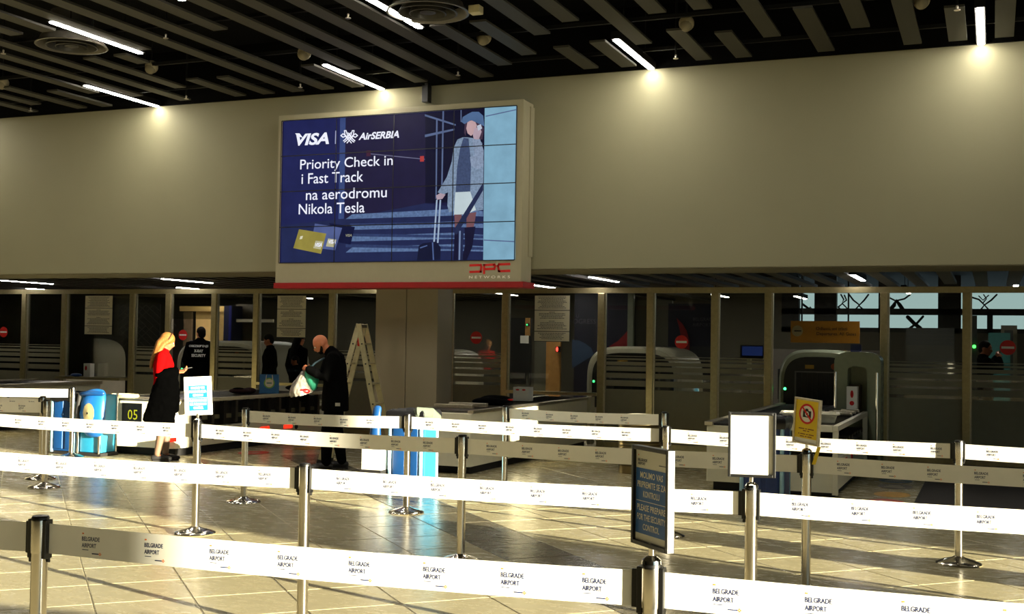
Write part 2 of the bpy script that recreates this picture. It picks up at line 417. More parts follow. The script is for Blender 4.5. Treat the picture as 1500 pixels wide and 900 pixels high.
def diffuser(x, y, r, label):
    t = thing('round_diffuser', label, 'air diffuser', (x, y, ZC))
    for q, rr in enumerate((r, r*.72, r*.45)):
        prof = [(rr*.86, .10), (rr*.9, .06), (rr, .01), (rr*1.02, 0), (rr*.97, -.004), (rr*.86, .05), (rr*.82, .1)]
        obj('ring', MB().lathe((x, y, ZC-.01-.006*q), prof, 40), mat('diffuser_grey', (52, 50, 46), .5) if q else mat('diffuser_rim', (92, 88, 80), .4), t, True)
    obj('core', MB().lathe((x, y, ZC-.01), [(.02, .12), (r*.16, .03), (r*.2, 0), (r*.12, -.01)], 24), mat('diffuser_grey'), t, True)
    obj('neck', MB().lathe((x, y, ZC+.09), [(r*.8, 0), (r*.6, .12), (r*.6, .3)], 24), mat('diffuser_grey'), t, True)
diffuser(-9.99, 10.68, .40, 'round grey air diffuser between slats beside a lit linear light')
diffuser(-5.40, 10.78, .42, 'round black air diffuser that a linear light runs under')

def globe(x, y, label):
    t = thing('globe_speaker', label, 'ceiling speaker', (x, y, ZC), group='globe speakers along the ceiling by the wall')
    sm = mat('speaker_cream', (150, 140, 112), .5)
    obj('shell', MB().ell((x, y, ZC+.08), (.085, .085, .085)), sm, t, True)
    obj('grille', MB().ell((x, y-.02, ZC+.055), (.072, .072, .072)), mat('speaker_grille', (120, 112, 90), .7), t, True)
    obj('hanger', MB().cyl((x, y, ZC+.15), (x, y, ZC+.8), .008), LAMP_BODY, t)
for x, y in ((-10.03, 12.14), (-12.67, 12.26), (-7.74, 12.14), (-5.38, 12.18), (-3.07, 12.35), (-.67, 12.28)):
    globe(x, y, 'small cream globe speaker hanging among the dark ceiling slats')
for px, py in ((243, 50), (273, 140), (5, 73), (45, 158), (510, 20), (440, 123), (671, 105), (990, 80), (1402, 8)):
    p = at(px, py, 2, ZC)
    t = thing('sprinkler', 'small bright metal sprinkler head hanging between ceiling slats', 'sprinkler', p, group='sprinklers in the ceiling')
    obj('pipe', MB().cyl((p.x, p.y, ZC), (p.x, p.y, ZC+.8), .012, 8), LAMP_BODY, t)
    obj('head', MB().lathe((p.x, p.y, ZC-.05), [(.03, 0), (.03, .006), (.008, .01), (.012, .04), (.008, .05)], 10), STEEL_B, t)
p = at(697, 16, 2, ZC)
t = thing('junction_box', 'small pale square box fixed among ceiling slats near round diffuser', 'box', p)
obj('box_body', MB().box(p.x-.06, p.x+.06, p.y-.06, p.y+.06, ZC-.03, ZC+.05), mat('box_cream', (190, 180, 140), .5), t, bevel=.006)
obj('stem', MB().cyl((p.x, p.y, ZC+.05), (p.x, p.y, ZC+.8), .01), LAMP_BODY, t)
t = thing('wall_camera', 'small black box camera hanging on the wall above the big screen', 'camera', (-6.96, 13.93, 4.82))
obj('housing', MB().box(-7.01, -6.92, 13.86, 13.97, 4.82, 5.04), BLACK, t, bevel=.006)
obj('bracket', MB().box(-6.99, -6.94, 13.9, 14.0, 5.03, 5.08), BLACK, t)

# ================================================================== VIDEO WALL
YS = 13.65
def sp(x, y, k=0):                       # a pixel of the picture -> a point on the screen face, layer k
    return at(400+x/3.1026, 140+y/3.1026, 1, YS-.0012*k-.002)
scr = thing('video_wall_screen', 'large lit advertising video wall in beige frame with red bottom strip', 'screen', (-7.26, YS, 2.36))
FRAME = mat('screen_frame', (158, 151, 124), .55, var=.02)
XL, XR, ZT = -9.09, -5.47, 4.72
SX0, SX1, SZ0, SZ1 = -9.03, -5.555, 2.69, 4.64
obj('cabinet', MB().box(XL, XR, YS+.03, YW, 2.42, ZT), FRAME, scr, bevel=.01)
fb = MB().box(XL, SX0, YS, YS+.03, 2.42, ZT).box(SX1, XR, YS, YS+.03, 2.42, ZT).box(SX0, SX1, YS, YS+.03, SZ1, ZT).box(SX0, SX1, YS, YS+.03, 2.42, SZ0)
obj('frame', fb, FRAME, scr)
obj('side_trim', MB().box(XR, XR+.015, YS+.22, YW, 2.75, ZT-.05), FRAME, scr, bevel=.003)
obj('red_strip', MB().box(XL-.01, XR+.04, YS-.03, YW+.02, 2.345, 2.42), REDSTRIP, scr, bevel=.004)
def em(name, rgb, k=.62, var=.12, sc=5): return mat('screen_'+name, rgb, emit=k, var=var, scale=sc)
NAVY = em('navy', (26, 27, 66)); 
cw = (SX1-SX0)/4; ch = (SZ1-SZ0)/4
for i in range(4):
    for j in range(4):
        obj('panel', MB().box(SX0+i*cw+.003, SX0+(i+1)*cw-.003, YS+.0, YS+.02, SZ0+j*ch+.003, SZ0+(j+1)*ch-.003), NAVY, scr)
def pic(name, polys, m, k):
    b = MB()
    for pl in polys: b.poly([sp(x, y, k) for x, y in pl])
    return obj(name, b, m, scr)
pic('picture_wall', [[(50, 116), (330, 100), (325, 560), (38, 590)]], em('blue', (31, 36, 86)), 1)
pic('picture_wall', [[(330, 100), (692, 80), (692, 490), (325, 560)]], em('dusk', (33, 29, 62)), 1)
pic('picture_wall', [[(305, 102), (330, 100), (322, 560), (297, 562)]], em('pale', (58, 76, 128)), 2)
pic('picture_wall', [[(692, 80), (962, 57), (958, 480), (692, 490)]], em('door', (17, 17, 44)), 1)
pic('picture_wall', [[(962, 57), (1107, 48), (1100, 745), (955, 748)]], em('light', (128, 172, 196), .66, .1), 3)
pic('picture_line', [[(966, 92), (1104, 62), (1104, 67), (966, 97)], [(958, 655), (1100, 662), (1100, 667), (958, 660)], [(690, 85), (830, 130), (830, 138), (690, 94)], [(690, 178), (825, 150), (825, 158), (690, 190)],
     [(741, 110), (748, 110), (744, 470), (738, 470)], [(770, 70), (777, 70), (770, 460), (763, 460)], [(852, 66), (857, 66), (857, 120), (852, 120)]], em('line', (92, 108, 146)), 4)
pic('picture_line', [[(430, 262), (690, 288), (690, 292), (430, 266)]], em('rope', (110, 110, 140)), 4)
pic('picture_tag', [[(668, 276), (686, 275), (686, 300), (668, 301)]], em('tag', (176, 62, 62)), 5)
pic('picture_tag', [[(424, 250), (444, 249), (444, 276), (424, 277)]], em('tag_dim', (70, 36, 58)), 5)
pic('picture_floor', [[(38, 590), (330, 560), (690, 490), (958, 520), (955, 748), (36, 760)]], em('floor', (34, 42, 82)), 2)
st = []
for a, b, c, d in ((540, 556, 548, 570), (592, 612, 598, 622), (640, 664, 650, 676), (690, 716, 700, 730)):
    st.append([(360, a), (820, b-40), (955, b-30), (955, d-20), (820, d-24), (330, c+14)])
pic('picture_stair', st, em('stair', (92, 116, 158), .63, .25, 30), 3)
pic('picture_stair', [[(350, 582), (955, 572), (955, 584), (350, 592)], [(330, 628), (955, 636), (955, 650), (330, 640)], [(330, 676), (955, 690), (955, 702), (330, 690)]], em('riser', (48, 62, 104), .63, .2, 30), 4)
# figure in the advert (a printed picture)
pic('picture_coat', [[(838, 200), (862, 190), (885, 190), (925, 196), (950, 215), (957, 300), (955, 520), (900, 528), (880, 500), (860, 470), (838, 520), (800, 532), (792, 500), (795, 440), (770, 452), (748, 440), (790, 370), (812, 300), (820, 240)]], em('coat', (126, 146, 172), .63, .22, 40), 5)
pic('picture_sweater', [[(866, 192), (888, 196), (900, 300), (896, 438), (830, 440), (836, 330), (850, 240)]], em('sweater', (64, 78, 112), .63, .15, 40), 6)
pic('picture_arm', [[(905, 200), (940, 196), (957, 250), (956, 320), (930, 336), (900, 320), (895, 280), (918, 270)]], em('sleeve', (138, 154, 180), .63, .2, 40), 7)
pic('picture_skirt', [[(828, 440), (896, 436), (915, 500), (922, 520), (880, 540), (822, 542)]], em('skirt', (196, 212, 218), .63, .05), 6)
pic('picture_leg', [[(824, 540), (858, 540), (850, 600), (826, 600)], [(880, 536), (924, 530), (912, 600), (878, 604)]], em('leg', (120, 82, 88)), 6)
pic('picture_boot', [[(870, 600), (920, 596), (905, 690), (880, 748), (858, 748), (872, 680)], [(826, 600), (848, 600), (842, 748), (820, 748)]], em('boot', (22, 22, 50)), 7)
pic('picture_hair', [[(872, 120), (940, 112), (958, 150), (952, 200), (930, 200), (925, 150), (878, 150), (876, 185), (868, 170)]], em('hair', (72, 54, 74)), 7)
pic('picture_face', [[(884, 118), (915, 110), (926, 135), (920, 165), (900, 184), (884, 172), (878, 150)]], em('face', (196, 164, 168), .63, .06), 8)
pic('picture_hat', [[(856, 120), (862, 98), (885, 84), (905, 74), (935, 74), (955, 92), (960, 140), (935, 128), (900, 112), (870, 130)]], em('hat', (82, 110, 152)), 9)
pic('picture_hand', [[(915, 150), (938, 140), (948, 165), (935, 200), (912, 198), (908, 180)]], em('hand', (186, 164, 178)), 9)
pic('picture_hand', [[(740, 455), (760, 444), (784, 450), (770, 470), (745, 474)]], em('hand', (186, 164, 178)), 9)
pic('picture_phone', [[(926, 138), (944, 130), (950, 150), (932, 160)]], em('phone', (196, 204, 222)), 10)
pic('picture_handle', [[(741, 474), (748, 474), (735, 670), (728, 670)], [(757, 474), (764, 474), (752, 670), (745, 670)]], em('handle', (166, 186, 214)), 8)
pic('picture_suitcase', [[(662, 684), (680, 672), (740, 664), (762, 690), (760, 748), (654, 750)]], em('case', (20, 24, 52)), 9)
pic('picture_suitcase_edge', [[(722, 668), (728, 668), (732, 748), (726, 748)], [(668, 690), (700, 680), (702, 684), (668, 696)]], em('casel', (80, 100, 150)), 10)
pic('picture_rail', [[(955, 396), (955, 430), (836, 632), (824, 628), (828, 600)], [(842, 616), (866, 612), (862, 748), (840, 748)]], em('rail', (36, 44, 78)), 10)
pic('picture_rail_light', [[(846, 616), (853, 615), (850, 748), (843, 748)]], em('raill', (120, 140, 176)), 11)
pic('picture_card', [[(254, 580), (372, 598), (352, 678), (300, 668)]], em('cardn', (16, 22, 60)), 5)
pic('picture_card', [[(190, 582), (314, 602), (282, 704), (170, 690)]], em('cards', (84, 98, 150)), 6)
pic('picture_card', [[(118, 608), (242, 628), (218, 720), (92, 694)]], em('cardg', (152, 140, 66), .63, .15), 8)
pic('picture_card_patch', [[(194, 660), (228, 664), (216, 700), (182, 694)], [(250, 650), (288, 655), (278, 690), (240, 686)]], em('patch', (190, 186, 150)), 9)
pic('picture_chip', [[(124, 640), (136, 638), (132, 652), (120, 654)]], em('chip', (226, 222, 190)), 9)
WT = em('white', (238, 240, 255), .72, 0)
def stext(s, x0, x1, y0, y1, k=12, m=WT, name='lettering', h=None, **kw):
    """lettering level on the screen, boxed by the picture pixels x0..x1 and centred between y0 and y1"""
    ym = (y0+y1)/2; A = sp(x0, ym, k); B = sp(x1, ym, k); b = MB()
    c = sp((x0+x1)/2, ym, k); hh = (sp((x0+x1)/2, ym-(h or y1-y0)/2, k)-sp((x0+x1)/2, ym+(h or y1-y0)/2, k)).z
    put_text(b, s, c, (1, 0, 0), (0, 0, 1), width=B.x-A.x, height=hh, **kw)
    return obj(name, b, m, scr)
stext('VISA', 104, 254, 168, 228, h=54, bold=.035, shear=.25, res=4)
pic('lettering_flag', [[(100, 172), (120, 172), (136, 192), (112, 186)]], WT, 12)
pic('divider', [[(283, 160), (287, 160), (285, 220), (281, 220)]], em('div', (170, 176, 215), .63, 0), 12)
stext('AirSERBIA', 388, 572, 161, 201, h=33, bold=.03, shear=.25, res=4)
stext('Priority Check in', 120, 540, 277, 345, h=60, res=4, bold=.004)
stext('i Fast Track', 128, 408, 345, 401, h=48, res=4, bold=.004)
stext('na aerodromu', 147, 514, 417, 474, h=48, res=4, bold=.004)
stext('Nikola Tesla', 115, 414, 485, 540, h=48, res=4, bold=.004)
stext('VISA', 192, 222, 670, 688, k=13, bold=.03, shear=.25)
stext('VISA', 252, 284, 656, 674, k=13, bold=.03, shear=.25)
stext('VISA', 330, 358, 630, 642, k=13, bold=.03, shear=.25, m=em('gold', (150, 150, 130), .63, 0))
# emblem: woven double-headed bird of crossing strokes
eb = MB()
def stroke(b, pts, wd, k=12):
    P = [sp(x, y, k) for x, y in pts]; wm = wd/3.1026*.0104
    for a, c in zip(P, P[1:]):
        d = (c-a).normalized(); n = Vector((-d.z, 0, d.x))*wm/2; e = d*wm*.3
        b.poly([a-e-n, c+e-n, c+e+n, a-e+n])
for sgn in (-1, 1):
    X = lambda d: 346+sgn*d
    for pts in ([(X(22), 160), (X(14), 160), (X(6), 186), (X(-14), 206), (X(-22), 212)], [(X(22), 160), (X(18), 184), (X(0), 204), (X(-10), 216)],
                [(X(4), 196), (X(16), 182), (X(28), 174), (X(38), 182), (X(28), 190), (X(16), 184)], [(X(8), 184), (X(-6), 170)], [(X(16), 196), (X(4), 184), (X(-2), 178)], [(X(26), 206), (X(14), 196)]):
        stroke(eb, pts, 4.2)
obj('emblem', eb, WT, scr)
# seams between the panels, dark
sm = MB()
for i in range(0, 5):
    x = SX0+i*cw; sm.box(x-.006, x+.006, YS-.021, YS-.020, SZ0, SZ1)
for j in range(0, 5):
    z = SZ0+j*ch; sm.box(SX0, SX1, YS-.021, YS-.020, z-.006, z+.006)
obj('seam', sm, BLACK, scr)
# maker's mark on the frame
lg = MB(); YL = YS-.002
def fp(x, y): return at(x, y, 1, YL)
def fstroke(pts, wm):
    P = [fp(x, y) for x, y in pts]
    for a, c in zip(P, P[1:]):
        d = (c-a).normalized(); n = Vector((-d.z, 0, d.x))*wm/2; e = d*wm*.5
        lg.poly([a-e-n, c+e-n, c+e+n, a-e+n])
fstroke([(689, 389), (704, 388.5), (705, 391), (704, 398), (689, 398.6)], .030)
fstroke([(709, 400), (709, 388.5), (724, 388), (725.5, 390), (724, 394), (712, 394.4)], .030)
fstroke([(746, 387), (731, 387.6), (729.5, 390), (731, 397.4), (746, 397)], .030)
obj('maker_mark', lg, RED, scr)
b = MB(); A = fp(687, 407); B = fp(747, 405)
put_text(b, 'NETWORKS', (A+B)/2, (1, 0, 0), (0, 0, 1), width=(B-A).length, height=.034, spacing=1.6, bold=.012, res=4)
obj('maker_lettering', b, mat('mark_pale', (240, 236, 222), .5), scr)

# ================================================================== NOTICES AND STICKERS ON THE GLASS
def notice(x0, x1, label):
    x0 *= GK; x1 *= GK
    t = thing('notice_board', label, 'notice', ((x0+x1)/2, YG-.02, gz(1.68)))
    obj('backing', MB().box(x0, x1, YG-.022, YG-.012, gz(1.675), gz(2.372)), BLACK, t)
    for z0, z1, nl in ((gz(2.15), gz(2.365), 9), (gz(1.835), gz(2.14), 12), (gz(1.685), gz(1.825), 5)):
        s_ = obj('sheet', MB().box(x0+.008, x1-.008, YG-.025, YG-.022, z0, z1), PAPER, t)
        b = MB(); h = (z1-z0)/(nl+1.5); r = random.Random(int(z0*100))
        for q in range(nl):
            z = z1-h*(q+1); wd = (x1-x0)*(.28+.14*r.random())
            if nl == 12 and q in (0, 6): wd = .05
            if nl == 12 and q == 5: continue
            x = (x0+x1)/2-wd
            while x < (x0+x1)/2+wd:                      # word-length dashes: the print is too small to read
                l = .015+.03*r.random(); b.box(x, min(x+l, (x0+x1)/2+wd), YG-.0262, YG-.0252, z-h*.22, z+h*.22); x += l+.007
        obj('print', b, INK, s_)
notice(-14.95, -14.33, 'three-part printed notice on the glass behind the blue bins lane')
notice(-10.93, -10.37, 'three-part printed notice on the glass above the blue gift bag')
notice(-6.38, -5.81, 'three-part printed notice on the glass above the long white counter')
def no_entry(x, z, label, y=YG-.014, r=.106):
    t = thing('no_entry_sticker', label, 'sign', (x, y, z))
    disc = [(x+r*math.cos(2*PI*i/32), y, z+r*math.sin(2*PI*i/32)) for i in range(32)]
    obj('disc', MB().plate(disc, (0, -1, 0), .003), RED, t)
    obj('white_bar', MB().box(x-r*.8, x+r*.8, y-.005, y-.0035, z-.016, z+.016), PAPERW, t)
no_entry(-16.84*GK, gz(1.70), 'red no-entry disc on the pane in front of the scanner with red lamp bar')
no_entry(-7.33*GK, gz(1.72), 'red no-entry disc on the narrow pane beside the grey pillar')
no_entry(-4.12*GK, gz(1.70), 'red no-entry disc on the pane between white counter and scanner lane')
no_entry(.18*GK, gz(1.69), 'red no-entry disc on the pane behind which the guard stands')

# ================================================================== COUNTERS
def red_marks(t, xs, x, z, m=REDLED, h=.028, w=.10):
    for y in xs: obj('red_marker', MB().box(x, x+.008, y-w/2, y+w/2, z-h, z+h), m, t)

# lane 05: white end cabinet, long side with rollers
t = thing('inspection_counter', 'long white inspection counter with black 05 plate on its end', 'counter', (-11.2, 14.9, 0))
obj('plinth', MB().box(-11.86, -10.52, 13.42, 17.28, 0, .115), BLACKM, t)
obj('end_cabinet', MB().rbox(-11.92, -10.46, 13.32, 13.75, .11, .76, r=.09, n=6), WHITE, t, True)
obj('side_panel', MB().box(-11.9, -10.47, 13.75, 17.3, .11, .37), WHITE, t, bevel=.01)
obj('roller_bed', MB().box(-11.8, -10.58, 13.75, 17.3, .37, .71), DARK, t)
obj('top_rail', MB().box(-10.52, -10.44, 13.6, 17.34, .735, .785).box(-11.92, -11.84, 13.6, 17.34, .735, .785), BEIGE, t, bevel=.006)
obj('top_plate', MB().rbox(-11.93, -10.45, 13.3, 13.8, .76, .785, r=.09, n=6), STEEL_B, t, True)
for k in range(29): obj('roller', MB().cyl((-11.84, 13.92+.115*k, .745), (-10.52, 13.92+.115*k, .745), .024, 10), ROLLER, t, True)
for k in range(12):
    y = 13.95+.29*k; obj('bracket', MB().box(-10.58, -10.50, y-.03, y+.03, .40, .735), ROLLER if k % 2 else DARK, t)
    obj('chain_guard', MB().box(-10.575, -10.53, y+.05, y+.2, .47, .53), mat('guard_grey', (112, 110, 84), .5), t)
for px, py in ((250, 645), (297, 637), (388, 628), (422, 625), (457, 620)):
    m_ = at(px, py, 0, -10.466); obj('red_marker', MB().box(-10.472, -10.462, m_.y-.12, m_.y+.12, m_.z-.028, m_.z+.028), REDLED, t)
for px, py in ((263, 645), (312, 640), (434, 625)):
    m_ = at(px, py, 0, -10.466); obj('round_port', MB().tube([(-10.48, m_.y, m_.z), (-10.462, m_.y, m_.z)], [.045, .045], dome=False, n=18), BLACK, t)
pl = obj('number_plate', MB().box(-11.36, -11.02, 13.305, 13.322, .44, .72), BLACK, t)
b = MB(); put_text(b, '05', (-11.17, 13.302, .56), (1, 0, 0), (0, 0, 1), width=.17, height=.14, bold=.0); obj('numerals', b, mat('plate_yellow', (120, 124, 24), .6, spec=.1), pl)
b = MB(); put_text(b, 'VINCI', (-11.52, 13.317, .335), (1, 0, 0), (0, 0, 1), width=.10); obj('maker_lettering', b, INK, t)
b = MB()
for a in range(8):
    an = a*PI/4; b.obox((-11.445+.018*math.cos(an), 13.317, .337+.018*math.sin(an)), (.008, 0, 0), (0, .001, 0), (0, 0, .008))
obj('maker_mark', b, ORANGE, t)
t2 = thing('cable_coil', 'coil of pale cable lying on the 05 counter end', 'cable', (-11.5, 13.5, .785))
for q, (r, dx) in enumerate(((.19, 0), (.17, .03), (.2, -.02))):
    pts = [(-11.5+dx+r*math.cos(2*PI*i/20), 13.54+r*.8*math.sin(2*PI*i/20), .795+.014*q) for i in range(21)]
    obj('loop', MB().tube(pts, [.009]*21, n=6, dome=False, right=(0, 0, 1)), mat('cable_cream', (190, 176, 140), .5), t2, True)

# far-left counter
t = thing('inspection_counter', 'long beige inspection counter beyond the blue bins with dark kick base', 'counter', (-16.5, 15.6, 0))
obj('plinth', MB().box(-17.3, -15.85, 13.3, 17.8, 0, .13), BLACKM, t)
obj('body', MB().rbox(-17.4, -15.75, 13.2, 17.85, .13, .74, r=.05), BEIGE, t, True)
obj('side_rail', MB().box(-15.83, -15.72, 13.2, 17.86, .74, .80).box(-17.42, -17.3, 13.2, 17.86, .74, .80), STEEL_B, t, bevel=.006)
for k in range(36): obj('roller', MB().cyl((-17.3, 13.35+.125*k, .755), (-15.83, 13.35+.125*k, .755), .022, 8), ROLLER, t, True)
for px, py in ((12, 581), (64, 580)):
    m_ = at(px, py, 0, -15.745); obj('round_port', MB().tube([(-15.76, m_.y, m_.z), (-15.74, m_.y, m_.z)], [.03, .03], dome=False, n=14), BLACK, t)
# things on it
t = thing('sanitiser_box', 'white carton with red print on the ledge behind the blue bins', 'box', (-16.2, 18.02, .86))
obj('carton', MB().box(-16.28, -16.12, 17.95, 18.07, .86, 1.12), PAPERW, t, bevel=.004)
obj('print', MB().ell((-16.22, 17.948, 1.03), (.025, .003, .045)), RED, t)
t = thing('glove_pack', 'crumpled blue pack lying on the ledge beside the carton', 'pack', (-16.5, 18.0, .86))
obj('pack_body', MB().ell((-16.5, 18.0, .89), (.13, .07, .035)), mat('pack_blue', (40, 80, 150), .4), t, True)
obj('pack_flap', MB().box(-16.72, -16.55, 17.95, 18.06, .86, .872), mat('pack_pale', (160, 170, 180), .5), t)

# white counter right of the pillar
t = thing('inspection_counter', 'long white inspection counter beside the grey pillar with open roller top', 'counter', (-6.4, 15.7, 0))
obj('plinth', MB().box(-6.74, -6.06, 13.5, 17.95, 0, .1), BLACKM, t)
obj('body', MB().rbox(-6.78, -6.0, 13.36, 18.05, .1, .76, r=.05, n=5), WHITE, t, True)
obj('top_edge', MB().box(-6.06, -5.98, 13.4, 18.05, .76, .80).box(-6.79, -6.71, 13.4, 18.05, .76, .80), STEEL_B, t, bevel=.005)
for k in range(37): obj('roller', MB().cyl((-6.72, 13.5+.12*k, .775), (-6.05, 13.5+.12*k, .775), .024, 8), ROLLER, t, True)
for k in range(2): obj('guide_bar', MB().box(-6.70, -6.15, 13.75+k*.45, 13.81+k*.45, .80, .85), STEEL_B, t, bevel=.006)
obj('wing', MB().box(-6.0, -5.94, 17.9, 18.1, .05, .80), BEIGE, t)
t = thing('carton', 'small white carton with red print on the long white counter', 'box', (-6.4, 16.2, .80))
obj('carton_body', MB().box(-6.55, -6.30, 16.1, 16.28, .795, 1.0), PAPERW, t, bevel=.004)
obj('print', MB().ell((-6.48, 16.098, .96), (.03, .003, .012)).ell((-6.38, 16.098, .96), (.03, .003, .012)), RED, t)
def garment(name, label, blobs, m, loc, accents=()):
    t = thing(name, label, 'clothing', loc)
    b = MB()
    for c, r in blobs: b.ell(c, r)
    o = obj('cloth', b, m, t, True); rm = o.modifiers.new('fuse', 'REMESH'); rm.mode = 'VOXEL'; rm.voxel_size = .015; rm.use_smooth_shade = True
    sm_ = o.modifiers.new('smooth', 'SMOOTH'); sm_.iterations = 6
    for c, r, mm in accents: obj('trim', MB().ell(c, r), mm, t, True)
garment('jacket', 'black jacket with red trim lying on the long white counter', [((-6.4, 14.9, .84), (.25, .3, .06)), ((-6.35, 15.05, .86), (.2, .25, .06)), ((-6.52, 15.3, .85), (.2, .22, .06)), ((-6.2, 14.9, .83), (.13, .2, .05))], CLOTHK, (-6.45, 15, .8), [((-6.12, 14.95, .87), (.035, .07, .015), RED)])

# right lane: beige conveyor counter + white framed roller table
t = thing('conveyor_counter', 'beige conveyor counter behind the navy bin leading into a dark mouthed scanner', 'counter', (-2.65, 15, 0))
obj('plinth', MB().box(-2.98, -2.3, 13.5, 18.5, 0, .1), BLACKM, t)
obj('body', MB().rbox(-3.05, -2.24, 13.42, 18.55, .1, .74, r=.03), BEIGE, t, True)
obj('side_rail', MB().box(-3.07, -2.97, 13.4, 18.55, .74, .785), STEEL_B, t, bevel=.008)
obj('belt', MB().box(-2.97, -2.2, 13.45, 18.62, .74, .765), BLACKM, t)
obj('side_rail', MB().box(-2.24, -2.165, 13.4, 18.55, .74, .785), DARK, t, bevel=.008)
t = thing('roller_table', 'white framed roller table with red markers along its lower cabinet', 'table', (-1.85, 14.8, 0))
obj('plinth', MB().box(-2.12, -1.62, 13.2, 16.3, 0, .08), BLACKM, t)
obj('lower_cabinet', MB().rbox(-2.16, -1.58, 13.14, 16.35, .08, .42, r=.03), WHITE, t, True)
for x in (-2.13, -1.57):
    for y in (13.14, 16.3): obj('leg', MB().box(x-.03, x+.03, y-.03, y+.03, .06, .80), WHITE, t, bevel=.005)
obj('top_rail', MB().box(-1.60, -1.54, 13.1, 16.35, .75, .81), WHITE, t, bevel=.005)
obj('top_rail', MB().box(-2.16, -2.10, 13.1, 16.35, .75, .81), WHITE, t, bevel=.005)
obj('cross_rail', MB().box(-2.1, -1.6, 13.1, 13.17, .74, .81), WHITE, t, bevel=.005)
obj('bed', MB().box(-2.10, -1.60, 13.17, 16.35, .755, .77), DARK, t)
for k in range(24): obj('roller', MB().cyl((-2.1, 13.3+.125*k, .785), (-1.6, 13.3+.125*k, .785), .02, 8), ROLLER, t, True)
obj('return_bed', MB().box(-2.12, -1.60, 13.4, 16.3, .50, .56), DARK, t)
for k in range(10): obj('return_roller', MB().cyl((-2.12, 13.4+.3*k, .58), (-1.58, 13.4+.3*k, .58), .03, 8), ROLLER, t, True)
for y in (13.6, 14.2, 14.8, 15.4, 16.0): obj('red_marker', MB().box(-1.582, -1.572, y-.06, y+.06, .31, .38), RED, t)
obj('white_plate', MB().box(-1.585, -1.57, 13.2, 13.42, .1, .36), PAPERW, t)
for k in range(3): obj('guide_bar', MB().box(-2.05+.1*k, -1.62, 15.2+k*.4, 15.27+k*.4, .81, .845), STEEL_B, t, bevel=.006)
def tray(x, y, z, w, d, rz, label):
    t = thing('tray', label, 'tray', (x, y, z), rz)
    h = .11; V = []; Fc = []
    m = mat('tray_grey', (214, 210, 190), .45)
    b = MB()
    for q, (iw, id_, zz) in enumerate(((w*.9, d*.88, 0), (w, d, h), (w+.03, d+.03, h), (w+.03, d+.03, h-.015), (w-.02, d-.02, h), (w*.9-.03, d*.88-.03, .012))): pass
    rings = [(w*.88, d*.86, 0), (w*.97, d*.96, h*.85), (w+.04, d+.04, h*.85), (w+.04, d+.04, h), (w*.93, d*.92, h), (w*.85, d*.83, .01)]
    for a, c, zz in rings: V += [(-a/2, -c/2, zz), (a/2, -c/2, zz), (a/2, c/2, zz), (-a/2, c/2, zz)]
    for k in range(len(rings)-1):
        for i in range(4): j = (i+1) % 4; Fc.append((k*4+i, k*4+j, k*4+4+j, k*4+4+i))
    Fc.append((3, 2, 1, 0)); n = 4*(len(rings)-1); Fc.append((n, n+1, n+2, n+3))
    obj('shell', b.add(V, Fc), m, t, world=False, bevel=.008)
    obj('handle', MB().box(-.1, .1, -d/2-.03, -d/2-.012, h*.5, h*.8), mat('tray_handle', (150, 150, 140), .5), t, world=False)
tray(-1.93, 13.75, .805, .62, .45, .12, 'pale grey plastic tray on the end of the white roller table')
t = thing('carton', 'upright white carton with red print standing at the scanner mouth', 'box', (-1.72, 16.15, .81))
obj('carton_body', MB().box(-1.8, -1.66, 16.2, 16.34, .80, 1.14), PAPERW, t, bevel=.004)
obj('print', MB().ell((-1.73, 16.198, 1.04), (.02, .003, .05)).ell((-1.73, 16.198, .92), (.03, .003, .03)), RED, t)
obj('green_lid', MB().box(-1.69, -1.665, 16.22, 16.32, 1.06, 1.1), mat('green_print', (60, 170, 110), .5), t)

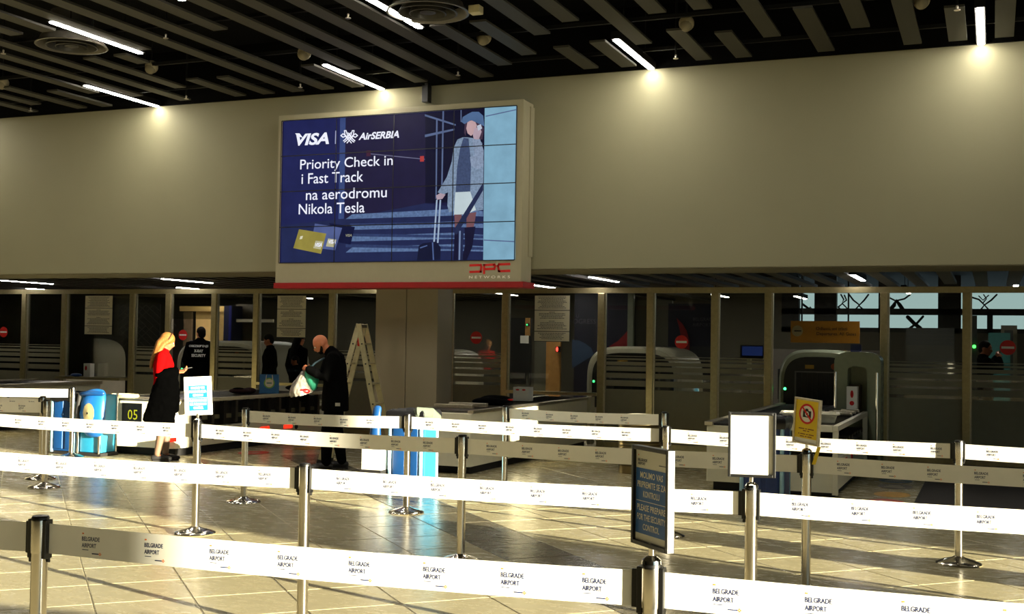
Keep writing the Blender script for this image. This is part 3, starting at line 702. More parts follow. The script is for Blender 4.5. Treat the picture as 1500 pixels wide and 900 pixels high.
# ================================================================== SCANNERS BEHIND THE GLASS
SHELL = mat('scanner_white', (196, 190, 166), .35, var=.03)
SHELLG = mat('scanner_green', (156, 164, 138), .25, .2, var=.05)
def scanner(cx, y0, y1, wd, top, label, tunnel=True, half=None, shell=SHELL):
    """domed tunnel scanner: lofted arch body, dark mouth plate, lead curtain, lamps"""
    t = thing('baggage_scanner', label, 'scanner', (cx, (y0+y1)/2, 0))
    b = MB(); N = 20; rings = []
    for y, s_ in ((y0, .94), (y0+.06, 1), (y1-.06, 1), (y1, .94)):
        rg = [(cx-wd/2*s_, y, .0)]
        for k in range(N+1):
            a = PI-PI*k/N; c = math.copysign(abs(math.cos(a))**.55, math.cos(a)); s2 = abs(math.sin(a))**.6
            rg.append((cx+wd/2*s_*c, y, .95+(top*s_+(1-s_)*.9-.95)*s2))
        rg.append((cx+wd/2*s_, y, 0)); rings.append(rg)
    n = len(rings[0]); V = [p for r in rings for p in r]; Fc = []
    for k in range(3):
        for i in range(n-1): Fc.append((k*n+i, k*n+i+1, (k+1)*n+i+1, (k+1)*n+i))
    Fc.append(tuple(range(n))); Fc.append(tuple(reversed(range(3*n, 4*n))))
    obj('shell', b.add(V, Fc), shell, t, True)
    pts = []
    for k in range(N+1):
        a = PI-PI*k/N; c = math.copysign(abs(math.cos(a))**.55, math.cos(a)); s2 = abs(math.sin(a))**.6
        pts.append((cx+wd/2*.86*c, y0-.005, .95+(top*.93-.95)*s2))
    pts = [(cx-wd*.43, y0-.005, .55)]+pts+[(cx+wd*.43, y0-.005, .55)]
    face = obj('mouth_plate', MB().plate(pts, (0, -1, 0), .02), mat('scanner_black', (20, 20, 20), .35), t)
    obj('mouth_frame', MB().box(cx-wd*.27, cx+wd*.29, y0-.035, y0-.026, top-.36, top-.34).box(cx-wd*.29, cx-wd*.27, y0-.035, y0-.026, .8, top-.34).box(cx+wd*.27, cx+wd*.29, y0-.035, y0-.026, .8, top-.34), mat('mouth_grey', (96, 94, 88), .4), face)
    for k in range(8): obj('curtain_strip', MB().box(cx-wd*.26+k*wd*.0655, cx-wd*.26+k*wd*.0655+wd*.06, y0-.034, y0-.027, .78, top-.36), BLACK, face)
    obj('hazard_mark', MB().box(cx-wd*.16, cx-wd*.05, y0-.028, y0-.0255, top-.30, top-.24), mat('hazard_amber', (150, 112, 30), .5), face)
    obj('stop_mark', MB().tube([(cx+wd*.2, y0-.0255, top-.26), (cx+wd*.2, y0-.03, top-.26)], [.05, .05], dome=False, n=18), mat('stop_rust', (130, 62, 24), .5), face)
    obj('status_lamp', MB().ell((cx-wd*.41, y0-.03, 1.0), (.022, .012, .022)), GREENLED, t, True)
    return t
scanner(-2.5, 18.66, 20.3, 1.22, 1.62, 'dark mouthed green grey baggage scanner at the end of the beige conveyor', shell=SHELLG)
t = thing('side_tunnel', 'green grey arched tunnel unit at the end of the white roller table', 'scanner', (-1.62, 17.5, 0))
def arch_unit(cx, y0, y1, wd, top):
    N = 16; V = []; Fc = []
    def prof(w_, t_): return [(cx-w_/2, 0)]+[(cx+w_/2*math.copysign(abs(math.cos(PI-PI*k/N))**.6, math.cos(PI-PI*k/N)), t_-w_*.32+w_*.32*abs(math.sin(PI*k/N))**.6) for k in range(N+1)]+[(cx+w_/2, 0)]
    P = prof(wd, top); Q = [(x, max(z, .8)) for x, z in prof(wd*.42, top-.2)]; n = len(P)
    for y in (y0, y1): V += [(x, y, z) for x, z in P]
    for i in range(n-1): Fc.append((i, i+1, n+i+1, n+i))
    Fc.append(tuple(range(n, 2*n)))
    m_ = len(V); V += [(x, y0, z) for x, z in Q]
    for i in range(n-1): Fc.append((i, i+1, m_+i+1, m_+i))
    k_ = len(V); V += [(x, y1-.03, z) for x, z in Q]
    for i in range(n-1): Fc.append((m_+i, m_+i+1, k_+i+1, k_+i))
    Fc.append(tuple(range(k_, k_+n)))
    return MB().add(V, Fc)
obj('shell', arch_unit(-1.72, 16.75, 17.22, .62, 1.6), SHELLG, t, True)
obj('corner_post', MB().cyl((-1.46, 16.76, .3), (-1.46, 16.76, 1.32), .02).cyl((-2.01, 16.76, .82), (-2.01, 16.76, 1.32), .02), CHROME, t, True)
obj('inner_box', MB().box(-1.86, -1.7, 16.95, 17.15, .8, 1.14), mat('inner_brown', (92, 76, 60), .6), t)
scanner(-5.75, 19.6, 21.3, 1.7, 1.62, 'white domed baggage scanner behind the glass at the long white counter')
scanner(-19.2, 19.2, 21.4, 2.1, 1.6, 'white domed baggage scanner with red lamp bar behind frosted panes')
scanner(-14.55, 19.9, 21.6, 2.2, 1.6, 'white domed baggage scanner behind the guard with lettering')
scanner(-10.1, 20.3, 21.6, 1.4, 1.5, 'white domed baggage scanner seen through the ladder')
t = thing('lamp_bar', 'red lamp bar on the white scanner dome beside a no-entry disc', 'lamp', (-19.2, 19.15, 1.45))
obj('bar', MB().box(-19.55, -18.95, 19.12, 19.15, 1.46, 1.485), RED, t)
obj('mount', MB().box(-19.25, -19.15, 19.15, 19.21, 1.44, 1.49), DARK, t)

# ================================================================== INTERIOR BEHIND THE GLASS
# right: windows to the sky in the rear wall, with dark ornamental tracery
tr_m = mat('tracery_black', (14, 16, 18), .6)
struct('window_1', MB().box(-4.6, 3, 28.0, 28.2, 2.02, 2.12).box(-4.6, 3, 28, 28.2, 2.42, 2.56).box(-4.6, -4.2, 28, 28.2, 2, 3.3).box(-3.85, -3.35, 28, 28.2, 2, 3.3).box(-2.42, -2.2, 28, 28.2, 2, 3.3).box(-1.14, -.66, 28, 28.2, 2, 3.3).box(-.12, .0, 28, 28.2, 2.0, 2.5), mat('window_frame_dark', (36, 36, 34), .6))
w1 = bpy.data.objects['window_1']
def tracery(pts, r=.022): obj('tracery', MB().tube([at(x, y, 1, 28.05) for x, y in pts], [r]*len(pts), n=6, right=(0, 1, 0)), tr_m, w1, True)
tracery([(1302, 436), (1312, 441), (1325, 438), (1333, 432)]); tracery([(1303, 455), (1310, 447), (1313, 441), (1318, 447), (1324, 456)], .05)
tracery([(1376, 434), (1382, 438), (1377, 444), (1380, 452)]); tracery([(1424, 436), (1434, 439), (1442, 447), (1452, 440), (1460, 432)]); tracery([(1436, 455), (1442, 447), (1449, 455)])
tracery([(1434, 434), (1440, 440), (1448, 433)], .015); tracery([(1441, 432), (1445, 438), (1440, 444)], .015)
tracery([(1244, 432), (1250, 440), (1259, 447), (1266, 440), (1272, 432)]); tracery([(1252, 455), (1258, 448), (1266, 455)]); tracery([(1232, 432), (1236, 439), (1233, 445), (1240, 440), (1237, 433)], .02); tracery([(1228, 450), (1234, 445), (1241, 452), (1234, 457), (1228, 450)], .02)
tracery([(1330, 465), (1340, 475), (1348, 481)], .05); tracery([(1333, 481), (1344, 473), (1352, 464)], .03); tracery([(1376, 466), (1384, 473), (1392, 480)], .02); tracery([(1396, 466), (1386, 474), (1378, 481)], .02); tracery([(1176, 446), (1184, 452), (1190, 458)], .03); tracery([(1182, 457), (1187, 450), (1191, 456)], .02)
def panel_r(name, x0, y0, x1, y1, Y, m, th=.03, parent=None):
    a = at(x0, y1, 1, Y); c = at(x1, y0, 1, Y); xa = sorted((a.x, c.x)); za = sorted((a.z, c.z))
    return obj(name, MB().box(xa[0], xa[1], Y, Y+th, max(0, za[0]), za[1]), m, parent)
# directional sign
AMB = mat('sign_amber', (196, 132, 34), .5, var=.05)
a = at(1158, 502, 1, 24); c = at(1259, 471, 1, 24)
t = thing('direction_sign', 'amber departures direction sign with left arrow hanging behind the dark mouthed scanner', 'sign', ((a.x+c.x)/2, 24, a.z))
obj('board', MB().box(a.x, c.x, 24, 24.08, a.z, c.z), AMB, t, bevel=.004)
obj('hanger', MB().box(a.x+.2, a.x+.23, 24.02, 24.05, c.z, 3.32).box(c.x-.23, c.x-.2, 24.02, 24.05, c.z, 3.32), DARK, t)
m_ = at(1168, 485, 1, 23.99)
disc = [(m_.x+.11*math.cos(2*PI*i/24), 23.995, m_.z+.11*math.sin(2*PI*i/24)) for i in range(24)]
obj('arrow_disc', MB().plate(disc, (0, -1, 0), .003), mat('sign_pale', (190, 170, 120), .5), t)
b = MB().box(m_.x-.06, m_.x+.08, 23.985, 23.99, m_.z-.014, m_.z+.014); b.bar((m_.x-.07, 23.988, m_.z), (m_.x, 23.988, m_.z+.07), (.011, 0, .011), (0, .002, 0)); b.bar((m_.x-.07, 23.988, m_.z), (m_.x, 23.988, m_.z-.07), (.011, 0, -.011), (0, .002, 0))
obj('arrow', b, BLACK, t)
b = MB(); l1 = at(1218, 482, 1, 23.99); l2 = at(1225, 490, 1, 23.99)
put_text(b, 'Odlasci, svi izlazi', l1, (1, 0, 0), (0, 0, 1), width=.60, bold=.01); put_text(b, 'Departures, All Gates', l2, (1, 0, 0), (0, 0, 1), width=.76, bold=.01)
obj('lettering', b, mat('sign_ink', (48, 30, 14), .6), t)

NAVYW = mat('graphic_navy', (24, 24, 46), .6, var=.1); REDW = mat('graphic_red', (140, 20, 26), .6, var=.06); BLUEW = mat('graphic_blue', (54, 74, 104), .6); GREYW = mat('grey_partition', (104, 102, 88), .6, var=.04)
WOOD = mat('wood_panel', (190, 140, 76), .5, var=.12, scale=8)
t = thing('graphic_wall', 'navy graphic wall panel with red swoosh behind the glass by the white counter', 'panel', (-5.2, 22.1, 0))
gp = panel_r('board', 838, 428, 925, 720, 22.1, NAVYW, .05, t)
b = MB(); put_text(b, 'U', at(846, 463, 1, 22.09), (1, 0, 0), (0, 0, 1), height=.07); put_text(b, 'PROGRESS', at(851, 471, 1, 22.09), (1, 0, 0), (0, 0, 1), width=.62); obj('lettering', b, mat('graphic_text', (84, 84, 92), .6), t)
obj('red_swoosh', MB().plate([at(x, y, 1, 22.09) for x, y in ((892, 508), (905, 500), (915, 490), (921, 482), (921, 515), (905, 513))], (0, -1, 0), .004), REDW, t)
obj('blue_swoosh', MB().plate([at(x, y, 1, 22.09) for x, y in ((838, 498), (848, 499), (858, 504), (866, 510), (870, 520), (838, 540))], (0, -1, 0), .004), BLUEW, t)
t = thing('graphic_wall', 'navy graphic wall panel with tall red curve behind a no-entry disc', 'panel', (-4.3, 22.0, 0))
panel_r('board', 976, 445, 1046, 720, 22.0, NAVYW, .05, t); panel_r('lower_board', 1010, 508, 1046, 600, 21.98, mat('graphic_slate', (48, 48, 52), .6), .02, t)
obj('red_curve', MB().plate([at(x, y, 1, 21.96) for x, y in ((991, 466), (1000, 475), (1006, 485), (1010, 500), (1010, 530), (1002, 555), (992, 556), (990, 540), (998, 520), (999, 500), (995, 480))], (0, -1, 0), .004), REDW, t)
b = MB(); put_text(b, 'BELGRADE', at(1031, 468, 1, 21.97), (1, 0, 0), (0, 0, 1), width=.42); put_text(b, 'AIRPORT', at(1028, 476, 1, 21.97), (1, 0, 0), (0, 0, 1), width=.36); obj('lettering', b, mat('graphic_text'), t)
t = thing('grey_partition', 'plain grey partition between the two navy graphic panels', 'panel', (-5, 22.3, 0)); panel_r('board', 925, 440, 985, 720, 22.3, GREYW, .06, t); panel_r('pale_post', 916, 430, 928, 720, 22.0, mat('pale_post', (140, 146, 128), .5), .1, t)
t = thing('grey_partition', 'dim grey partition beside the wooden panel', 'panel', (-8, 22.3, 0)); panel_r('board', 780, 500, 800, 720, 21.9, GREYW, .06, t); panel_r('dark_cabinet', 740, 466, 778, 720, 21.8, mat('cabinet_dark', (34, 34, 34), .5), .06, t)
t = thing('wood_panel', 'warm wooden panel behind the glass below the notice', 'panel', (-7.6, 21.7, 0)); panel_r('board', 797, 500, 821, 720, 21.7, WOOD, .06, t); panel_r('upper_board', 769, 466, 776, 492, 21.7, WOOD, .04, t); panel_r('white_label', 762, 492, 774, 503, 21.6, PAPERW, .02, t)
p = at(816, 512, 1, 21.58); t = thing('signal_lamp', 'small glowing red lamp on the wooden panel behind the glass', 'lamp', p); obj('lens', MB().ell(p, (.022, .012, .045)), mat('red_lamp', (255, 60, 50), emit=6, var=0), t, True); obj('base', MB().box(p.x-.03, p.x+.03, p.y+.005, p.y+.125, p.z-.055, p.z+.055), DARK, t)
p = at(772, 476, 1, 21.6); t = thing('signal_lamp', 'tiny green lamp beside the narrow wooden strip behind glass', 'lamp', p); obj('lens', MB().ell(p, (.016, .012, .016)), GREENLED, t, True); obj('base', MB().box(p.x-.02, p.x+.02, p.y, p.y+.1, p.z-.03, p.z+.03), DARK, t)
# doorway with lit beige room behind the guard
t = thing('lit_alcove', 'beige lit doorway wall behind the guard with white lettering', 'wall panel', (-15.5, 22, 0))
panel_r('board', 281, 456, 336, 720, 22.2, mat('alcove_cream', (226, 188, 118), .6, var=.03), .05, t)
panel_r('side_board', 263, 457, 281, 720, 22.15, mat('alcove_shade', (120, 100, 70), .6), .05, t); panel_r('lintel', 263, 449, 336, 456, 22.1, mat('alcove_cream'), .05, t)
no_entry(at(268, 491, 1, 22.1).x, at(268, 491, 1, 22.1).z, 'dim red no-entry disc on the beige doorway wall behind the guard', 22.1, .12)
t = thing('blue_locker', 'tall dark blue cabinet beside the beige doorway wall', 'cabinet', (-14, 22, 0)); panel_r('body', 322, 448, 340, 720, 21.9, mat('locker_navy', (26, 30, 62), .4), .4, t); panel_r('door', 333, 448, 339, 560, 21.88, mat('locker_blue', (20, 30, 130), .4), .02, t)
t = thing('grey_partition', 'grey brown partition beside the tall blue cabinet', 'panel', (-13, 22.4, 0)); panel_r('board', 340, 446, 378, 720, 22.4, mat('partition_brown', (96, 86, 70), .6), .05, t); panel_r('rail', 346, 468, 400, 472, 22.0, STEEL_B, .04, t)
t = thing('dark_screen', 'dark grey cabinet behind the notice near the blue bins', 'cabinet', (-17, 21, 0)); panel_r('body', 130, 492, 163, 720, 22.0, mat('cabinet_grey', (58, 58, 56), .5), .4, t); panel_r('lamp', 157, 504, 160, 511, 21.97, REDLED, .02, t)
t = thing('patterned_screen', 'dark screen panel with diamond lattice lines behind the glass', 'panel', (-16, 20.5, 0))
panel_r('board', 168, 446, 234, 720, 22.5, mat('lattice_dark', (30, 29, 25), .6), .04, t)
b = MB()
for k in range(6):
    a = at(170+k*11, 447, 1, 22.48); c = at(170+(k+3)*11, 478, 1, 22.48); e = at(170+(k-3)*11, 478, 1, 22.48)
    for p_, q_ in ((a, c), (a, e)):
        d = (q_-p_); n = Vector((-d.z, 0, d.x)).normalized()*.008; b.bar(p_, q_, n, (0, .004, 0)); o_ = Vector((0, 0, -(a.z-c.z))); b.bar(p_+o_, q_+o_, n, (0, .004, 0))
obj('lattice', b, mat('lattice_line', (78, 74, 64), .5), t)
# monitor and bits on the right
t = thing('monitor', 'small blue lit monitor on a pale post behind frosted glass', 'monitor', (at(1098, 516, 1, 20).x, 20, 0))
panel_r('bezel', 1084, 506, 1118, 525, 20, BLACK, .05, t); panel_r('screen', 1087, 508, 1117, 521, 19.99, mat('monitor_blue', (40, 58, 120), emit=.4), .008, t); panel_r('stand', 1094, 524, 1100, 545, 20.02, mat('stand_cream', (190, 186, 150), .5), .05, t); panel_r('pole', 1096, 540, 1099, 664, 20.03, DARK, .04, t)
t = thing('monitor', 'dark monitor standing on top of the dark mouthed scanner', 'monitor', (-2.1, 19.5, 1.6)); panel_r('screen', 1246, 505, 1262, 519, 19.5, mat('monitor_navy', (24, 28, 56), .3), .04, t); panel_r('stand', 1252, 518, 1257, 527, 19.52, DARK, .03, t)
t = thing('operator_screen', 'black operator screen standing beside the dark mouthed scanner', 'monitor', (-3.3, 19, 0)); panel_r('screen', 1139, 541, 1155, 585, 19.0, BLACK, .05, t); panel_r('foot', 1143, 584, 1152, 720, 19.01, BLACK, .04, t)
t = thing('teal_panel', 'teal panel with grey door frame behind the guard with raised arm', 'panel', (0, 24, 0)); panel_r('board', 1447, 488, 1480, 720, 24, mat('teal_board', (60, 128, 128), .5), .05, t); panel_r('door_frame', 1466, 477, 1490, 560, 24.2, mat('door_grey', (120, 112, 92), .5), .05, t); panel_r('dark_door', 1471, 484, 1484, 560, 24.1, mat('door_dark', (52, 54, 52), .5), .05, t)
t = thing('roller_shutter', 'grey slatted shutter under the windows with ornamental tracery', 'shutter', (-1.2, 25, 0))
for k in range(5): panel_r('slat', 1327, 481+k*5.2, 1398, 485+k*5.2, 25, mat('shutter_grey', (62, 64, 62), .5), .05, t)
panel_r('lower_panel', 1327, 507, 1398, 720, 25, mat('shutter_low', (74, 74, 66), .5), .05, t)

# ================================================================== STANCHIONS AND BELTS
PH = .95
def belt_geo(a, b, z0=.81, z1=.925, n=10, sag=.012):
    """thin strip hung between two post axes (x, y)"""
    a = Vector((*a, 0)); b = Vector((*b, 0)); d = (b-a).normalized(); nn = Vector((d.y, -d.x, 0)); a = a+d*.04; b = b-d*.04
    V = []; Fc = []
    for k in range(n+1):
        f = k/n; p = a.lerp(b, f); s_ = -sag*4*f*(1-f)
        for off in (-.0015, .0015):
            for z in (z0, z1): V.append(p+nn*off+Vector((0, 0, z+s_)))
    for k in range(n):
        q = 4*k; r = q+4
        Fc += [(q, r, r+1, q+1), (q+2, q+3, r+3, r+2), (q+1, r+1, r+3, q+3), (q, q+2, r+2, r)]
    Fc += [(0, 1, 3, 2), (4*n, 4*n+2, 4*n+3, 4*n+1)]
    return MB().add(V, Fc), a, b, d, nn
_ink = MB(); _X = Vector((1, 0, 0)); _S = Vector((0, -.0003, 0))
put_text(_ink, 'BELGRADE', (0, 0, .014), _X, (0, 0, 1), width=.082, height=.0165, bold=.022, res=2)
put_text(_ink, 'AIRPORT', (-.008, 0, -.011), _X, (0, 0, 1), width=.066, height=.0165, bold=.022, res=2)
_ink.obox((-.024, 0, -.028), _X*.014, _S, (0, 0, .0012)); _ink.obox((.022, 0, -.041), _X*.015, _S, (0, 0, .002))
print_me = unit_mesh('print', _ink, NAVYINK)
_orr = MB()
for q in range(4): _orr.obox((.044+.004*math.cos(q*PI/2), 0, -.041+.004*math.sin(q*PI/2)), _X*.002, _S, (0, 0, .002))
_orr.obox((-.036, 0, .034), _X*.004, _S, (0, 0, .0025)); mark_me = unit_mesh('logo_mark', _orr, ORANGE)
def stanchion(x, y, label, belts=(), clips=(), sign=None, belt_mat=BELT):
    t = thing('stanchion', label, 'stanchion', (x, y, 0))
    obj('base', MB().lathe((x, y, 0), [(.168, 0), (.172, .006), (.166, .014), (.11, .034), (.05, .05), (.034, .062)], 36), STEEL, t, True)
    obj('post', MB().lathe((x, y, .05), [(.0315, 0), (.0315, PH-.07)], 28), STEEL, t, True)
    hd = obj('head', MB().lathe((x, y, PH-.14), [(.034, 0), (.0345, .01), (.0345, .125), (.033, .135), (.028, .14)], 28), STEEL, t, True)
    obj('cap', MB().lathe((x, y, PH-.004), [(.0335, -.008), (.034, .0), (.03, .007), (.02, .009)], 24), BLACK, t, True)
    for an in clips:
        c, s_ = math.cos(an), math.sin(an); ex = Vector((c, s_, 0)); ey = Vector((-s_, c, 0)); P = Vector((x, y, 0))
        obj('belt_slot', MB().obox(P+ex*.036+Vector((0, 0, PH-.085)), ex*.009, ey*.02, (0, 0, .075)).obox(P+ex*.035+ey*.012+Vector((0, 0, PH-.165)), ex*.006, ey*.004, (0, 0, .012)), BLACK, t, bevel=.003)
    for tx, ty, prints in belts:
        g, a, b, d, nn = belt_geo((x, y), (tx, ty))
        bo = obj('belt', g, belt_mat, t)
        L = (b-a).length; k = .2
        side = nn if nn.dot(Vector((-.3, -1, 0))) > 0 else -nn
        ex = d if side == nn else -d
        while k < L-.12:
            f = k/L; p = a.lerp(b, f)+side*.0022+Vector((0, 0, .868-.012*4*f*(1-f)))
            if prints and in_view(p, 40):
                loc = p-OFF[bo.name]; rz = math.atan2(ex.y, ex.x)
                share('print', print_me, bo, loc, rotz=rz); share('logo_mark', mark_me, bo, loc, rotz=rz)
            k += .285
        if (b-a).length:
            obj('belt_end', MB().obox(Vector((tx, ty, .868))-d*.05, d*.014, nn*.006, (0, 0, .062)), BLACK, t, bevel=.002)
    if sign: sign(t, x, y)
    return t
def sign_frame(t, x, y, n, roll=0, frame=BLACK, w=.235, h=.325, th=.012, z0=.965, lift=.0):
    """portrait frame on a short neck; n = facing direction; returns helpers for the face"""
    n = Vector((n[0], n[1], 0)).normalized(); ex = Vector((-n.y, n.x, 0)); ez = Vector((0, 0, 1))
    ex, ez = ex*math.cos(roll)+ez*math.sin(roll), ez*math.cos(roll)-ex*math.sin(roll)
    obj('sign_neck', MB().cyl((x, y, PH-.02), (x, y, z0+.05), .011), CHROME, t, True)
    obj('sign_boss', MB().lathe((x, y, PH), [(.034, 0), (.032, .012), (.02, .022), (.012, .026)], 24), CHROME, t, True)
    c = Vector((x, y, z0+.035+h/2))
    fr = MB(); bw = .014
    fr.obox(c+ex*(w/2-bw/2), ex*bw/2, n*th, ez*h/2); fr.obox(c-ex*(w/2-bw/2), ex*bw/2, n*th, ez*h/2)
    fr.obox(c+ez*(h/2-bw/2), ex*(w/2-bw), n*th, ez*bw/2); fr.obox(c-ez*(h/2-bw/2), ex*(w/2-bw), n*th, ez*bw/2)
    fo = obj('sign_frame', fr, frame, t, bevel=.002)
    back = obj('sign_sheet', MB().obox(c, ex*(w/2-bw+.001), n*.003, ez*(h/2-bw+.001)), PAPERW, t)
    P = lambda u, v, k=1: c+ex*(u*(w/2-bw))+ez*(v*(h/2-bw))+n*(.0032+.0006*k)
    return P, ex, ez, n, back, (w/2-bw), (h/2-bw)
L1 = ['MOLIMO VAS', 'PRIPREMITE SE ZA', 'KONTROLU']; L2 = ['PLEASE PREPARE', 'FOR THE SECURITY', 'CONTROL']
def control_sign(n, blue, roll=0, frame=BLACK, u=.98, th=.012, v0=.60, v1=-.84):
    def f(t, x, y):
        P, ex, ez, nn, back, hw, hh = sign_frame(t, x, y, n, roll, frame, th=th)
        obj('blue_field', MB().poly([P(-u, v1), P(u, v1), P(u, v0), P(-u, v0)]), blue, back)
        b = MB(); step = (v0-v1)/2
        for blk, top in ((L1, v0), (L2, v0-step)):
            for q, s_ in enumerate(blk):
                put_text(b, s_, P(0, top-step*(.2+.29*q), 2), ex, ez, width=hw*2*u*(.90 if len(s_) > 13 else (.72 if len(s_) > 9 else .52)), height=.021, bold=.02)
        b.poly([P(-u*.95, (v0+v1)/2-.008, 2), P(u*.95, (v0+v1)/2-.008, 2), P(u*.95, (v0+v1)/2+.006, 2), P(-u*.95, (v0+v1)/2+.006, 2)])
        obj('lettering', b, PAPERW, back)
        b = MB(); put_text(b, 'BELGRADE', P(-.58, .78), ex, ez, width=.06, bold=.02); put_text(b, 'AIRPORT', P(-.64, .70), ex, ez, width=.05, bold=.02)
        b.poly([P(.45, .715), P(.9, .715), P(.9, .73), P(.45, .73)]); obj('heading', b, NAVYINK, back)
        obj('logo_mark', MB().poly([P(-.86, .87), P(-.80, .87), P(-.80, .90), P(-.86, .90)]), ORANGE, back)
    return f
def blank_sign(n):
    def f(t, x, y): sign_frame(t, x, y, n, 0, BLACK, w=.235, h=.325, th=.016)
    return f
def photo_ban_sign(n, roll):
    def f(t, x, y):
        P, ex, ez, nn, back, hw, hh = sign_frame(t, x, y, n, roll, STEEL_B, w=.225, h=.31)
        obj('yellow_field', MB().poly([P(-1, -.82), P(1, -.82), P(1, 1), P(-1, 1)]), YELLOW, back)
        obj('yellow_ribbon', MB().bar((x+.05, y-.03, .87), (x+.085, y-.03, .99), (.012, .0, 0), (0, .0015, 0)), YELLOW, t)
        def ring(r0, r1, k, cu=0, cv=.36):
            b = MB()
            for i in range(28):
                a0, a1 = 2*PI*i/28, 2*PI*(i+1)/28; q = hw/hh
                b.poly([P(cu+r*math.cos(a), cv+r*q*math.sin(a), k) for r, a in ((r0, a0), (r1, a0), (r1, a1), (r0, a1))])
            return b
        obj('white_disc', ring(0.001, .66, 2), PAPERW, back)
        q = hw/hh
        obj('camera_symbol', MB().poly([P(-.36, .36-.24*q, 3), P(.36, .36-.24*q, 3), P(.36, .36+.22*q, 3), P(.14, .36+.22*q, 3), P(.06, .36+.36*q, 3), P(-.14, .36+.36*q, 3), P(-.2, .36+.22*q, 3), P(-.36, .36+.22*q, 3)]), BLACK, back)
        obj('lens_symbol', ring(.10, .17, 4, 0, .36), PAPERW, back)
        rb = ring(.56, .70, 5); rb.poly([P(-.48, .36+.40*q, 5), P(-.40, .36+.50*q, 5), P(.48, .36-.40*q, 5), P(.40, .36-.50*q, 5)])
        obj('ban_ring', rb, RED, back)
        b = MB()
        for v, ws in ((-.36, (.34, .1, .36)), (-.46, (.2, .12)), (-.62, (.08, .3, .1, .3)), (-.73, (.25, .1, .25))):
            u = -(sum(ws)+.05*(len(ws)-1))*.75
            for w_ in ws: b.poly([P(u, v-.022, 2), P(u+w_*1.5, v-.022, 2), P(u+w_*1.5, v+.022, 2), P(u, v+.022, 2)]); u += w_*1.5+.075
        obj('print', b, mat('ink_rust', (130, 60, 30), .6), back)
    return f
W_, E_, = PI, 0.0
# front row
stanchion(-5.95, 3.42, 'steel stanchion at the far end of the belt from the black capped post', [(-3.44, 3.58, False)], (0,))
stanchion(-3.44, 3.58, 'steel stanchion with black cap joining two front belts, no sign', [(-1.02, 3.72, True)], (W_, E_))
stanchion(-1.02, 3.72, 'steel stanchion carrying a black framed blue security control sign', [(1.45, 3.9, True)], (W_, E_), control_sign((-.70, -.71), SIGNBLUE, th=.014))
stanchion(1.45, 3.9, 'steel stanchion at the far end of the belt from the blue sign post', (), (W_,))
# second row
stanchion(-6.1, 5.62, 'steel stanchion feeding the sunlit belt to the second row post without sign', [(-3.61, 5.76, True)], (0,))
stanchion(-3.61, 5.76, 'steel stanchion without sign in the second belt row', [(-1.12, 5.95, True)], (W_, E_))
stanchion(-1.12, 5.95, 'steel stanchion carrying a black framed blank white sign', [(1.4, 6.1, True)], (W_, E_), blank_sign((.20, -.98)))
stanchion(1.4, 6.1, 'steel stanchion at the far end of the belt from the blank sign post', (), (W_,))
# third row
stanchion(-8.8, 8.32, 'steel stanchion feeding the belt to the post with cyan text sign', [(-6.24, 8.25, True)], (0,))
stanchion(-6.24, 8.25, 'steel stanchion carrying a white framed sign with cyan text field', [(-3.71, 8.12, True)], (W_, E_), control_sign((.35, -.94), SIGNCYAN, -.06 * -1, PAPERW, .78, .006))
stanchion(-3.71, 8.12, 'steel stanchion without sign in front of the long white counter', [(-1.16, 8.13, True)], (W_, E_))
stanchion(-1.16, 8.13, 'steel stanchion carrying a yellow no-photography sign', [(1.4, 8.05, True)], (W_, E_), photo_ban_sign((-.55, -.83), -.07))
stanchion(1.4, 8.05, 'steel stanchion at the far end of the belt from the yellow sign post', (), (W_,))
# fourth row
stanchion(-12.05, 9.55, 'steel stanchion feeding the slanting belt to the post before the blue bins', [(-9.55, 9.98, True)], (0,))
stanchion(-9.55, 9.98, 'steel stanchion standing before the blue bins', (), (W_,))
stanchion(-7.0, 10.03, 'steel stanchion standing between the 05 counter and the cyan text sign post', [(-5.23, 10.17, True)], (0,))
stanchion(-5.23, 10.17, 'steel stanchion in front of the blue bin with painted sunlit side', [(-2.63, 10.02, True)], (W_, E_))
stanchion(-2.63, 10.02, 'steel stanchion in front of the perforated steel bin', [(-.24, 9.78, True)], (W_, E_))
stanchion(-.24, 9.78, 'steel stanchion standing before the black floor mat', [(2.25, 9.6, True)], (W_, E_))
stanchion(2.25, 9.6, 'steel stanchion at the far end of the belt from the post before the mat', (), (W_,))
# fifth row and the bits behind the bins
stanchion(-5.01, 12.1, 'steel stanchion beside the long white counter holding a short belt', [(-3.19, 12.08, True)], (0,))
stanchion(-3.19, 12.08, 'steel stanchion ending the short belt by the steel bin', (), (W_, E_))
stanchion(-14.1, 12.1, 'steel stanchion feeding the shaded belt that ends behind the dark blue bin', [(-11.62, 12.62, True)], (0,))
stanchion(-11.62, 12.62, 'steel stanchion mostly hidden behind the dark blue bin', (), (W_,))
stanchion(-12.55, 10.5, 'steel stanchion feeding the shaded belt to the post behind another one', [(-10.15, 10.55, True)], (0,))
stanchion(-10.15, 10.55, 'shaded steel stanchion close behind another one before the bins', (), (W_,))

